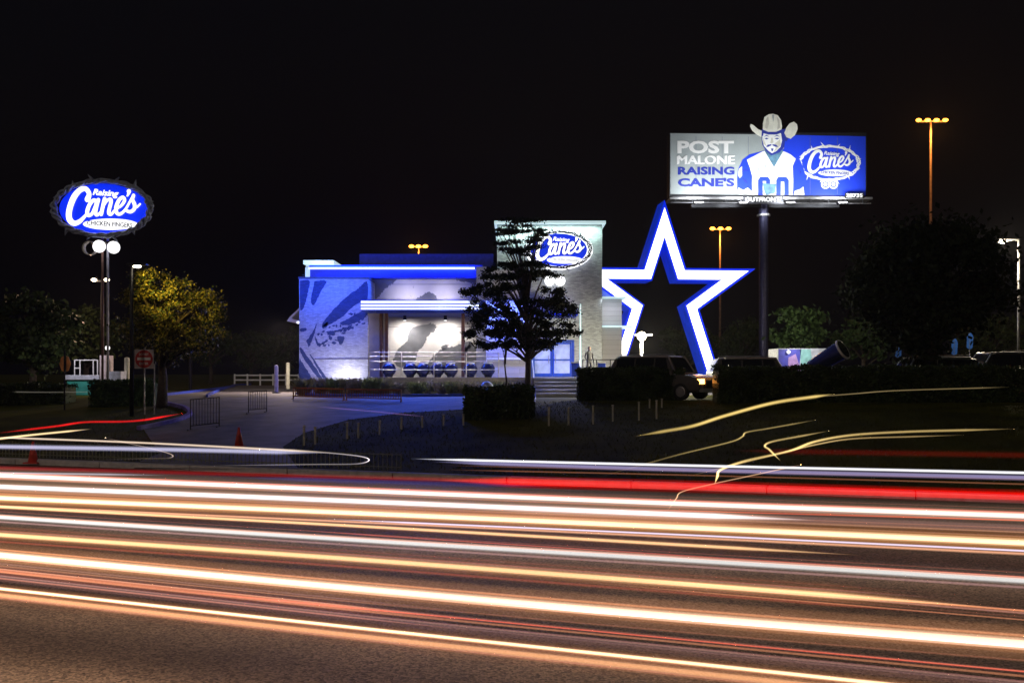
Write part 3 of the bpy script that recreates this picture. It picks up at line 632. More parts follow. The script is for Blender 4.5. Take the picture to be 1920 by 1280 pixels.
railing('landing_railing', (W(1093, 0, 55).x, 55, 0), (W(1170, 0, 55).x, 55, 0), FZ, 1.0, 4, 'dark metal railing right of the entrance doors', m=dark, bars=(.98, .55))
potm = mat('glossy_navy', (.006, .01, .07), .12, noise=.1, coat=.5)
for k, (px_, nm) in enumerate(((729, 'leftmost'), (769, 'second'), (793, 'third'), (820, 'fourth'), (845, 'fifth'), (882, 'left of the pier'), (915, 'rightmost, under the tree'))):
    x = W(px_, 0, 58).x; o = empty('round_pot', (x, 58, FZ), label='glossy dark blue rounded pot behind the patio railing, '+nm, cat='pot', group='round pots on the patio')
    mb = MB(); mb.cyl((0, 0, 0), (0, 0, .12), .2, .26, potm, 20); mb.ball((0, 0, .45), .43, .43, .42, potm, 20, 12); mb.build('bowl', o, smooth=True)
    mb = MB(); mb.tube([(.24*math.cos(t*math.pi/8), .24*math.sin(t*math.pi/8), .82) for t in range(17)], .03, white); mb.build('rim', o, smooth=True)
spot('patio_fill', (W(820, 0, 56).x, 57.5, 7.0), (W(820, 0, 56).x, 58, 2.4), 120, (1, .95, .9), 150, 1, .1)  # unseen fill spot over the patio, no fitting

# ------------------------------------------------------------------ billboard
Yb = 74.0; bc = W(1440, 307, Yb)
bb = empty('billboard', (W(1438, 0, Yb).x, Yb+1, 1.4), label='tall roadside billboard with a man in a pale cowboy hat on grey and blue', cat='billboard')
bx, by, bz = bb.location
def B(px, py): p = W(px, py, Yb); return (p.x-bx, p.z-bz)
def BP(pts): return [B(*p) for p in pts]
yf = -1.0
mb = MB(); mb.box(B(1255, 0)[0], B(1625, 0)[0], yf+.002, yf+1.2, B(0, 368)[1], B(0, 249)[1], dark); mb.build('cabinet', bb)
pgrey = mat('poster_grey', (.34, .38, .38), .6, noise=.12, nscale=.5); pblue = mat('poster_blue', (.012, .05, .72), .5, noise=.04, nscale=.5)
pwhite = mat('poster_white', (.82, .82, .8), .6, noise=.02); pnavy = mat('poster_navy', (.015, .03, .3), .6, noise=.03); pcream = mat('poster_cream', (.55, .53, .45), .6, noise=.1, nscale=2)
ptan = mat('poster_hat', (.8, .79, .68), .6, noise=.15, nscale=1.5); psteel = mat('poster_steel', (.1, .22, .32), .6, noise=.4, nscale=3)
mb = MB(); mb.flat(BP([(1257, 250), (1470, 253), (1470, 366), (1257, 364)]), yf-.004, pgrey); mb.flat(BP([(1470, 253), (1623, 256), (1623, 367), (1470, 366)]), yf-.004, pblue); po = mb.build('poster', bb)
mb = MB()
for txt, x0, x1, y0, y1, m in (('POST', 1270, 1376, 264, 288, pwhite), ('MALONE', 1270, 1377, 292, 308, pwhite), ("RAISING", 1271, 1377, 313, 328, pnavy), ("CANE'S", 1271, 1377, 334, 350, pnavy)):
    (a, z1), (b_, z0) = B(x0, y0), B(x1, y1); put_text(mb, txt, (a+b_)/2, yf-.02, (z0+z1)/2, b_-a, z1-z0, m, bold=0 if txt == 'MALONE' else .04, depth=.01)
    if txt == 'MALONE':
        for q_ in (-1, 1): put_text(mb, txt, (a+b_)/2+q_*.045, yf-.03-.006*q_, (z0+z1)/2+q_*.015, b_-a, z1-z0, m, depth=.01)
mb.build('slogan', po)
mb = MB()
def L_(pts, k, m): mb.flat(BP(pts), yf-.02-.006*k, m)
# shoulders and jersey
L_([(1382, 364), (1382, 335), (1384, 318), (1392, 300), (1405, 290), (1425, 285), (1440, 280), (1470, 280), (1487, 290), (1500, 300), (1508, 320), (1513, 345), (1516, 366)], 1, pblue)
L_([(1410, 366), (1410, 330), (1406, 315), (1400, 300), (1415, 292), (1430, 284), (1445, 300), (1470, 284), (1482, 290), (1492, 298), (1486, 312), (1487, 340), (1486, 366)], 2, pwhite)
L_([(1382, 364), (1384, 352), (1394, 357), (1402, 352), (1410, 360), (1410, 366)], 3, pwhite)
L_([(1488, 366), (1490, 358), (1500, 355), (1506, 350), (1508, 366)], 3, pwhite)
L_([(1385, 318), (1391, 312), (1391, 330), (1387, 334), (1384, 330)], 3, pwhite)
for q_ in ([(1411, 331), (1486, 329), (1486, 329.7), (1411, 331.7)], [(1418, 306), (1424, 318), (1422, 330), (1421, 318)], [(1478, 304), (1476, 318), (1479, 329), (1474, 318)], [(1432, 300), (1436, 312), (1434, 326), (1433.5, 312)], [(1413, 296), (1419, 302), (1416, 300.5)]): L_(q_, 3, pgrey)
for q_ in ([(1390, 322), (1396, 318), (1403, 319), (1402, 321), (1396, 320)], [(1392, 334), (1398, 337), (1402, 345), (1396, 340)], [(1496, 316), (1502, 322), (1500, 330), (1499, 322)]): L_(q_, 4, pnavy)
# number on the jersey
L_([(1421, 366), (1421, 338), (1425, 332), (1440, 332), (1444, 338), (1444, 345), (1436, 345), (1436, 340), (1430, 340), (1430, 366)], 3, pblue)
L_([(1455, 366), (1455, 338), (1459, 332), (1474, 332), (1479, 338), (1479, 366), (1470, 366), (1470, 341), (1464, 341), (1464, 366)], 3, pblue)
L_([(1430, 344), (1455, 345), (1453, 362), (1436, 366), (1432, 356)], 4, psteel)
# neck, scarf
L_([(1432, 284), (1437, 276), (1464, 276), (1468, 284), (1458, 305), (1451, 316), (1444, 306)], 4, psteel)
L_([(1430, 285), (1433, 283), (1451, 314), (1468, 284), (1471, 286), (1452, 319)], 5, pwhite)
# hair and face
L_([(1427, 248), (1468, 248), (1472, 262), (1470, 276), (1462, 286), (1446, 292), (1436, 284), (1429, 272)], 5, pnavy)
L_([(1429, 250), (1464, 250), (1466, 264), (1463, 276), (1455, 284), (1447, 288), (1440, 283), (1432, 274), (1429, 262)], 6, pwhite)
for a in ((1432, 1442), (1451, 1462)):
    L_([(a[0], 257), ((a[0]+a[1])/2, 253.5), (a[1], 257), ((a[0]+a[1])/2, 255.5)], 7, pnavy)
    L_([(a[0]+1, 260.5), ((a[0]+a[1])/2, 259), (a[1]-1, 260.5), ((a[0]+a[1])/2, 262)], 7, pnavy)
L_([(1446, 259), (1448, 259), (1450, 268), (1445, 269.5), (1444, 268)], 7, pcream)
L_([(1436, 276), (1439, 272), (1446, 271), (1446, 273), (1440, 276)], 7, pnavy); L_([(1448, 271), (1455, 272), (1459, 276), (1454, 276), (1448, 273)], 7, pnavy)
L_([(1445, 279), (1450, 279), (1448.5, 284), (1446.5, 284)], 7, pnavy)
L_([(1462, 246), (1476, 240), (1480, 256), (1474, 266), (1468, 262)], 7, pnavy); L_([(1424, 246), (1432, 248), (1430, 256), (1426, 254)], 7, pnavy)
L_([(1452, 270), (1462, 262), (1464, 272), (1457, 281), (1450, 286), (1454, 278)], 6.5, pcream); L_([(1430, 258), (1433, 266), (1437, 275), (1431, 270)], 6.5, pcream)
# hat: crown and turned up brim
L_([(1430, 249), (1430, 232), (1433, 220), (1441, 215), (1449, 214), (1458, 217), (1464, 226), (1466, 238), (1464, 248), (1450, 251)], 8, ptan)
L_([(1436, 224), (1440, 219), (1442, 232), (1438, 243), (1434, 240)], 8.5, pcream); L_([(1456, 219), (1461, 226), (1462, 240), (1457, 244), (1458, 232)], 8.5, pcream); L_([(1447, 216), (1451, 216), (1449.5, 230)], 8.5, pgrey)
L_([(1428, 243), (1440, 248), (1455, 248), (1468, 242), (1470, 247), (1456, 253), (1440, 253), (1426, 249)], 9, pnavy)
L_([(1427, 258), (1418, 253), (1410, 246), (1406, 238), (1407, 233), (1413, 236), (1421, 243), (1428, 246)], 10, ptan)
L_([(1470, 250), (1474, 240), (1480, 232), (1488, 229), (1494, 234), (1495, 243), (1490, 254), (1482, 261), (1474, 258)], 10, ptan)
mb.build('painted_man', po)
mb = MB()
for px_ in (1305, 1354, 1403, 1519, 1570):
    mb = MB(); mb.box(B(px_, 0)[0]-.012, B(px_, 0)[0]+.012, yf-.012, yf-.006, B(0, 364)[1], B(0, 256)[1], mat('seam', (.12, .13, .2), .6)); mb.build('poster_seam', po)
lb = MB(); (lx, lz) = B(1555, 306); sL = 62/F*Yb
lgp = logo(bb, (lx, yf-.01, lz), sL, dict(panel=pblue, letter=pwhite, rim=pwhite, ink=pnavy), depth=.004, outline=True, spikes=False)
mb = MB()
for px_ in (1547.5, 1562.5):
    x, z = B(px_, 346); ring(mb, [(x+a, z+b_) for a, b_ in ellipse(0, 0, .33, .33, 24)], [(x+a, z+b_) for a, b_ in ellipse(0, 0, .22, .22, 24)], yf-.03, yf-.02, pwhite); mb.flat([(x+a, z+b_) for a, b_ in ellipse(0, 0, .14, .14, 20)], yf-.026, pwhite)
mb.build('printed_medallions', po)
mb = MB(); mb.box(B(1252, 0)[0], B(1627, 0)[0], yf-1.0, yf+.9, B(0, 378)[1], B(0, 374)[1], galv); mb.box(B(1262, 0)[0], B(1610, 0)[0], yf-.05, yf+.0, B(0, 374)[1], B(0, 369)[1], mat('skirt', (.25, .23, .26), .5)); mb.build('catwalk', bb)
mb = MB()
for k in range(12):
    x = B(1262+k*31.5, 0)[0]; z = B(0, 378)[1]; mb.tube([(x, yf+.1, z), (x+.05, yf-.9, z-.25), (x, yf-.95, z+.1)], .03, dark)
mb.tube([(B(1254, 0)[0], yf-1, B(0, 384)[1]), (B(1624, 0)[0], yf-1, B(0, 386)[1])], .04, galv); mb.build('bracket', bb)
mb = MB(); (a, z1), (b_, z0) = B(1391, 366), B(1458, 374); mb.box(a-.15, b_+.15, yf-1.04, yf-1.01, z0-.5, z1-.22, dark); put_text(mb, 'OUTFRONT/', (a+b_)/2, yf-1.06, (z0+z1)/2-.34, b_-a, z1-z0, pwhite, bold=.03, depth=.05)
mb.build('owner_plate', bb)
mb = MB(); (a, z1), (b_, z0) = B(1578, 368), B(1608, 375); mb.box(a-.1, b_+.1, yf-1.06, yf-1.02, z0-.05, z1+.05, dark); put_text(mb, '38735', (a+b_)/2, yf-1.08, (z0+z1)/2, b_-a, z1-z0, pwhite, bold=.03, depth=.02); mb.build('number_plate', bb)
mb = MB(); mb.cyl((0, 0, 0), (0, 0, B(0, 378)[1]), .34, .34, mat('pole_dark', (.05, .05, .12), .4, metal=.3), 24); mb.cyl((-.0, 0, B(0, 402)[1]), (0, 0, B(0, 398)[1]), .5, .5, galv, 24); mb.build('pole', bb, smooth=False)
mb = MB(); mb.box(B(1300, 0)[0], B(1580, 0)[0], -.25, .25, B(0, 386)[1], B(0, 379)[1], dark); mb.build('torsion_beam', bb)
for k, px_ in enumerate((1300, 1381, 1467, 1562)):
    x, z = B(px_, 389); mb = MB(); mb.box(x-.35, x+.35, yf-2.2, yf-1.8, z-.1, z+.06, dark); mb.box(x-.3, x+.3, yf-2.22, yf-2.201, z-.06, z+.03, glow('flood_lamp', (1, .95, 1), 1.5 if k else .25)); mb.tube([(x, yf-1.85, z), (x, yf-1, z+.35)], .03, dark); mb.build('floodlight', bb)
    area('billboard_flood', (bx+x, by+yf-2.6, bz+z+.3), (bx+x, by+yf, bz+B(0, 345)[1]), 165, (.92, .96, 1), .9, .4, 150)
area('billboard_flood', (bx+B(1450, 0)[0], by+yf-3.6, bz+B(0, 372)[1]), (bx+B(1450, 0)[0], by+yf, bz+B(0, 240)[1]), 120, (.95, 1, 1), 8, .4, 120)  # wide area light aimed at the upper board, no lamp modelled for it

# ------------------------------------------------------------------ lamps
sodium = glow('sodium_lamp', (1, .33, .03), 9); warmw = glow('warm_lamp', (1, .85, .6), 12)
def mast(label, px_, py_, Y, wpx, n_, name='high_mast_lamp', lit=sodium, colp=mat('rust_mast', (.2, .12, .08), .6), power=300, col=(1, .4, .08), base_py=None):
    p = W(px_, py_, Y); gz = T(p.x, Y); o = empty(name, (p.x, Y, gz), label=label, cat='street lamp'); h = p.z-gz
    mb = MB(); mb.cyl((0, 0, 0), (0, 0, h), .16, .09, colp, 10); mb.build('pole', o, smooth=True)
    wd = wpx/F*Y/2
    mb = MB(); mb.box(-wd, wd, -.08, .08, h-.05, h+.05, colp); mb.build('crossarm', o)
    for k in range(n_):
        x = -wd+2*wd*k/(n_-1) if n_ > 1 else 0
        mb = MB(); r = 5/F*Y; mb.ball((x, -.3, h+.05), r, r, r*.6, lit, 12, 8); mb.cyl((x, 0, h+.05), (x, 0, h+.35), r*.7, r*.3, colp, 10); mb.build('lamp_head', o, smooth=True)
    ld = bpy.data.lights.new('mast_light', 'POINT'); ld.energy = power; ld.color = col; ld.shadow_soft_size = .3; q = bpy.data.objects.new('mast_light', ld); link(q); q.location = (p.x, Y-.9, p.z-.9)
    return o
mast('tall mast with a row of orange lamps above the dark tree on the right', 1745, 228, 90, 50, 4, power=1500)
mast('orange double lamp on a mast beside the billboard pole', 1350, 430, 120, 30, 3, power=1500)
mast('orange lamp cluster rising behind the restaurant roof', 785, 463, 130, 26, 3, power=1500)
mast('pole with two warm lamps seen below the oval pole sign', 192, 527, 62, 24, 2, name='parking_lamp', lit=warmw, power=350, col=(1, .62, .4), colp=dark)
def arm_lamp(label, px_, py_, Y, head_dx, m=galv, power=200, col=(1, .85, .6), lit=warmw, pole_dx=0, base=None, r=.18, aim=None, fat=.5):
    p = W(px_, py_, Y); gz = T(p.x, Y); o = empty('street_lamp', (p.x+pole_dx, Y, gz), label=label, cat='street lamp'); h = p.z-gz
    mb = MB(); mb.cyl((0, 0, 0), (0, 0, h+.1), .09, .06, m, 10); mb.build('pole', o, smooth=True)
    mb = MB(); mb.box(min(0, -pole_dx+head_dx), max(0, -pole_dx+head_dx), -.06, .06, h, h+.1, m); mb.box(-pole_dx-.4, -pole_dx+.4, -.18, .18, h, h+.09, m); mb.build('arm', o, bevel=.02)
    mb = MB(); mb.ball((-pole_dx, -.05, h-.04), r*1.5 if fat == .5 else r, r, r*fat, lit, 14, 8); mb.build('lens', o, smooth=True)
    if aim: spot('lamp_light', (p.x, Y+.3, p.z-.15), (p.x+aim[0], Y+aim[1], p.z+aim[2]), power, col, 100, 1, .15); return o
    ld = bpy.data.lights.new('lamp_light', 'POINT'); ld.energy = power; ld.color = col; ld.shadow_soft_size = .15; q = bpy.data.objects.new('lamp_light', ld); link(q); q.location = (p.x, Y-.35, p.z-.3)
    return o
arm_lamp('street lamp with a flat bright head over the yellow lit tree', 258, 498, 41.5, 0, power=750, col=(1, .72, .12), pole_dx=-.25, r=.12, m=dark, aim=(1.0, 3.0, -.9))
arm_lamp('single arm street lamp at the right edge beside the dark tree', 1880, 452, 53, 0, power=1300, pole_dx=.85, r=.17)
arm_lamp('low lamp post glaring in front of the star', 1203, 629, 56, .6, m=white, power=2600, col=(1, .9, .6), pole_dx=0, r=.26, fat=1)

# ------------------------------------------------------------------ trees and plants
def crown_pts(cl, n, seed=0):
    out = []
    for (x, y, z, rx, ry, rz) in cl:
        q = rng.normal(size=(n, 3)); q /= np.linalg.norm(q, axis=1, keepdims=True); q *= np.abs(rng.normal(.58, .42, (n, 1)))
        out.append(q*np.array([rx, ry, rz])+np.array([x, y, z]))
    return np.concatenate(out)
def tree(name, label, base, h, cl, n, size, m, tr=.15, group=None, m2=None, cat='tree', limbs=8):
    o = empty(name, base, label=label, cat=cat, group=group)
    mb = MB(); zt = h*.75; k = [(0, 0, -.1), (.05, .03, zt*.3), (-.06, .02, zt*.65), (0, 0, zt)]
    mb.tube(k, [tr*1.3, tr, tr*.7, tr*.3], bark, 10)
    for c_ in random.sample(cl, min(limbs, len(cl))):
        z0 = min(max(c_[2]*.6, h*.2), zt*.9); mb.tube([(0, 0, z0), (c_[0]*.5, c_[1]*.5, z0+(c_[2]-z0)*.6), (c_[0], c_[1], c_[2])], [tr*.45, tr*.3, tr*.1], bark, 6)
    mb.build('trunk', o, smooth=True)
    mb = MB(); P = crown_pts(cl, n); 
    if m2 is not None:
        k = rng.random(len(P)) < .4; mb.leaves(P[k], size, m2); P = P[~k]
    mb.leaves(P, size, m); mb.build('crown', o); return o
def blobs(cx, cz, rx, rz, ry, n_, rr, seed):
    r_ = random.Random(seed); out = []
    while len(out) < n_:
        a, b_, c_ = r_.uniform(-1, 1), r_.uniform(-1, 1), r_.uniform(-1, 1)
        if a*a+b_*b_+c_*c_ < 1: k = r_.uniform(.6, 1.3)*rr; out.append((cx+a*rx, b_*ry, cz+c_*rz, k, k, k*.7))
    return out
# centre tree: flat layered boughs
Yt_ = 50; b0 = G(990, 747); b0 = Vector((W(989, 0, Yt_).x, Yt_, Z0(989, Yt_)))
pxm = Yt_/F
layers = [(415, -40, 20, 10), (432, -55, 28, 12), (455, -50, 22, 12), (470, -30, 14, 12), (495, -80, 25, 14), (515, -100, 60, 16), (540, -122, 70, 22), (565, -105, 86, 22), (585, -118, 95, 24), (605, -95, 80, 20), (622, -120, 96, 22), (645, -108, 40, 18), (640, 20, 60, 14)]
cl = []
r_ = random.Random(5)
for (py_, l0, l1, th) in layers:
    z = CH-(py_-HY)*pxm-b0.z
    for k in range(max(7, int((l1-l0)/7.5))):
        x = r_.uniform(l0, l1); edge = 1-.35*abs(x)/130
        cl.append((x*pxm, r_.uniform(-1.6, 1.6)*(.3+abs(l1-l0)/220), z+r_.uniform(-6, 6)*pxm-abs(x)*.04*pxm, 16*pxm*edge, .45, th*.33*pxm))
tree('cypress_tree', 'dark feathery tree with layered boughs in front of the restaurant tower', b0, 8.8, cl, 190, .06, mat('leaf_black', (.018, .025, .012), .8, noise=.5, spec=.05), tr=.14, limbs=70)
b1 = Vector((W(948, 0, 51).x, 51, Z0(948, 51))); 
tree('young_tree', 'thin young tree left of the layered tree trunk', b1, 3.6, [(r_.uniform(-.35, .35), r_.uniform(-.3, .3), r_.uniform(2.4, 3.7), .3, .3, .35) for _ in range(10)], 60, .07, leafA, tr=.05, limbs=6)
# yellow lit tree on the left
Yl = 45; b2 = Vector((W(303, 0, Yl).x, Yl, 0)); b2.z = T(b2.x, Yl); pm = Yl/F
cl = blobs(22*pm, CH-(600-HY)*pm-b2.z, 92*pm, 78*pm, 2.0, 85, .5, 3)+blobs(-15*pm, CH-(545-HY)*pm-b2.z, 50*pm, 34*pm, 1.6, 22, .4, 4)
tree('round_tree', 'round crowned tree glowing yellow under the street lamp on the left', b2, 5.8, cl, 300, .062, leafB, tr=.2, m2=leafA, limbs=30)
far = [
 ('broad_tree', 'huge black crowned tree on the right under the orange mast', 1745, 46, 0, 20, 160, 145, 535, 110, _m['leaf_black']),
 ('dark_tree', 'black tree mass at the left edge behind the pole sign', 60, 58, -20, 0, 110, 75, 620, 60, leafA),
 ('dark_tree', 'black tree behind the green kiosk, right of the left edge one', 160, 66, 0, 0, 75, 60, 630, 40, leafA),
 ('bushy_tree', 'green bushy tree between the billboard pole and the dark tree', 1500, 62, 0, 0, 55, 52, 620, 36, leafC),
 ('bushy_tree', 'dim tree behind the cars and the blue banners', 1620, 75, 0, 0, 60, 45, 640, 30, leafC),
 ('bushy_tree', 'dim bushy tree far left of the restaurant', 470, 115, 0, 0, 60, 40, 655, 30, leafA),
 ('bushy_tree', 'dim bushy tree behind the white fence by the drive', 535, 120, 0, 0, 45, 45, 650, 26, leafA),
 ('bushy_tree', 'dim bushy tree behind the stop line of the drive', 395, 110, 0, 0, 45, 45, 650, 26, leafA),
 ('bushy_tree', 'dim tree showing through the middle of the star', 1290, 100, 0, 0, 75, 40, 650, 34, leafA),
 ('bushy_tree', 'dim tree right of the star and left of the pole', 1395, 95, 0, 0, 55, 50, 640, 30, leafA),
 ('bushy_tree', 'dim tree behind the long vehicles at the right edge', 1860, 85, 0, 0, 90, 50, 630, 34, leafA),
]
for nm, lb_, px_, Y, dx, dz, rxp, rzp, cyp, n_, m in far:
    p = W(px_, cyp, Y); gz = T(p.x, Y); pm = Y/F; big = nm == 'broad_tree'
    tree(nm, lb_, (p.x, Y, gz), p.z-gz+rzp*pm*.6, blobs(0, p.z-gz, rxp*pm*.85, rzp*pm*.85, rxp*pm*.6, n_, min(rxp, rzp)*pm*.32, px_), 150 if not big else 170, .16 if not big else .14, m, tr=.28 if big else .2, limbs=14)
# hedges
def hedge(label, pxa, pxb, ptop, Y, depth, base_z=None, m=leafA, n_=None, size=.055, lump=.06, h=None, name='hedge'):
    a, b_ = W(pxa, 0, Y), W(pxb, 0, Y); gz = min(T(a.x, Y), T(b_.x, Y)); top = W(0, ptop, Y).z-gz; L = b_.x-a.x
    o = empty(name, ((a.x+b_.x)/2, Y+depth/2, gz), label=label, cat='hedge')
    mb = MB(); mb.box(-L/2+.08, L/2-.08, -depth/2+.1, depth/2-.1, -.1, top-.1, m)
    n_ = n_ or int(min(26000, (L*top+L*depth)*700))
    P = []
    k = n_
    P = np.stack([rng.uniform(-L/2, L/2, k), rng.uniform(-depth/2, depth/2, k), rng.uniform(0, top, k)], 1)
    f = rng.random(k); P[f < .5, 1] = -depth/2+rng.normal(0, .05, (f < .5).sum()); P[f > .75, 2] = top+rng.normal(0, .05, (f > .75).sum())
    P[:, 2] += lump*np.sin(P[:, 0]*2.3)*np.sin(P[:, 0]*.7+1)*(P[:, 2]/top); P[:, 1] += lump*np.sin(P[:, 0]*3.1+P[:, 2]*2)
    mb.leaves(P, size, m); mb.build('foliage', o)
    mb = MB()
    for i in range(int(L/1.2)+1):
        x = -L/2+.5+i*1.2
        if x < L/2-.2: mb.cyl((x, 0, 0), (x, 0, top*.5), .04, .03, bark, 6)
    mb.build('stem', o); return o
hedge('low dark clipped hedge right of the entrance steps', 1082, 1285, 692, 44.5, 1.6)
hedge('long dark clipped hedge in front of the parked vehicles on the right', 1345, 1640, 690, 41.5, 1.5)
hedge('dark clipped hedge running off the right edge of the photo', 1645, 1990, 689, 41, 1.5)
hedge('square dark bush at the head of the grass bank below the layered tree', 868, 1003, 729, 37, 2.2)
hedge('green clipped hedge beside the green kiosk', 165, 290, 715, 46, 1.4, m=leafC)
hedge('short hedge at the left edge of the photo', -60, 120, 722, 48, 1.6, m=leafA)
# planting bed in front of the patio
tag(drape('planting_bed', [G(*p)[:2] for p in [(560, 738), (600, 740.5), (996, 740), (996, 736.5), (560, 736)]], mat('bark_mulch', (.07, .04, .03), .9, noise=.5, nscale=10), dz=.02), kind='structure')
mb = MB(); mb.box(W(612, 0, 56.3).x, W(1000, 0, 56.3).x, 56.25, 56.55, 1.35, 2.15, conc); tag(mb.build('retaining_wall'), 'low concrete wall behind the planting bed under the patio', 'wall')
grassC = [mat('plume_grass_a', (.26, .25, .17), .8, noise=.4), mat('plume_grass_b', (.25, .22, .22), .8, noise=.4), mat('plume_grass_c', (.16, .2, .1), .8, noise=.4)]
names_ = ['under the left corner of the mural', 'second from the mural corner', 'left of the wall washer', 'in front of the wall washer', 'right of the wall washer', 'below the beige post', 'below the first round pot', 'below the second round pot', 'below the third round pot', 'below the fourth round pot', 'below the fifth round pot', 'below the brown post', 'below the pier', 'below the rightmost pot', 'left of the square bush', 'behind the square bush', 'next to the steps']
for k, nm in enumerate(names_):
    px_ = 572+k*25.5+random.uniform(-6, 6); Y = random.uniform(53.6, 55.2); x = W(px_, 0, Y).x; o = empty('ornamental_grass', (x, Y, 1.4), label='tuft of ornamental grass in the bed, '+nm, cat='plant', group='grass tufts in the planting bed')
    N = 420; th = rng.uniform(0, 2*math.pi, N); lean = rng.uniform(.05, .6, N); hh = rng.uniform(.45, .95, N)*(1.1 if k < 7 else .85); mb = MB()
    bx_ = rng.normal(0, .1, N); by_ = rng.normal(0, .1, N); tx = bx_+np.cos(th)*lean; ty = by_+np.sin(th)*lean
    V = np.stack([np.stack([bx_-.012, by_, 0*bx_], 1), np.stack([bx_+.012, by_, 0*bx_], 1), np.stack([(bx_+tx)/2+.015, (by_+ty)/2, hh*.7], 1), np.stack([tx, ty, hh], 1)], 1).reshape(-1, 3)
    mb.add(V.tolist(), np.arange(4*N).reshape(-1, 4).tolist(), grassC[k % 3])
    P = rng.normal(size=(160, 3))*np.array([.3, .25, .14])+np.array([0, 0, .55]); mb.leaves(P, .045, grassC[(k+1) % 3]); mb.build('blades', o)

# verge grass (uncountable)
mb = MB(); N = 26000; uu = rng.uniform(-30, 34, N); vv = KERB+.4+rng.power(1.0, N)*20; 
P = np.stack([uu*NY+vv*NX, -uu*NX+vv*NY, np.zeros(N)], 1)
dpoly = [G(*p) for p in dp]
def inside(x, y):
    c_ = False; j = len(dpoly)-1
    for i in range(len(dpoly)):
        a, b_ = dpoly[i], dpoly[j]
        if (a.y > y) != (b_.y > y) and x < (b_.x-a.x)*(y-a.y)/(b_.y-a.y)+a.x: c_ = not c_
        j = i
    return c_
keep = [not inside(p[0], p[1]) for p in P]; P = P[keep]; P[:, 2] = [T(p[0], p[1])-.01 for p in P]
N = len(P); dx = rng.normal(0, .04, (N, 2)); hh = rng.uniform(.05, .12, N)
V = np.stack([P+[-.012, 0, 0], P+[.012, 0, 0], P+np.stack([dx[:, 0], dx[:, 1], hh], 1)], 1).reshape(-1, 3)
mb.add(V.tolist(), np.arange(3*N).reshape(-1, 3).tolist(), grassm); tag(mb.build('grass'), 'short dark grass on the bank between road and car park', 'grass', kind='stuff')

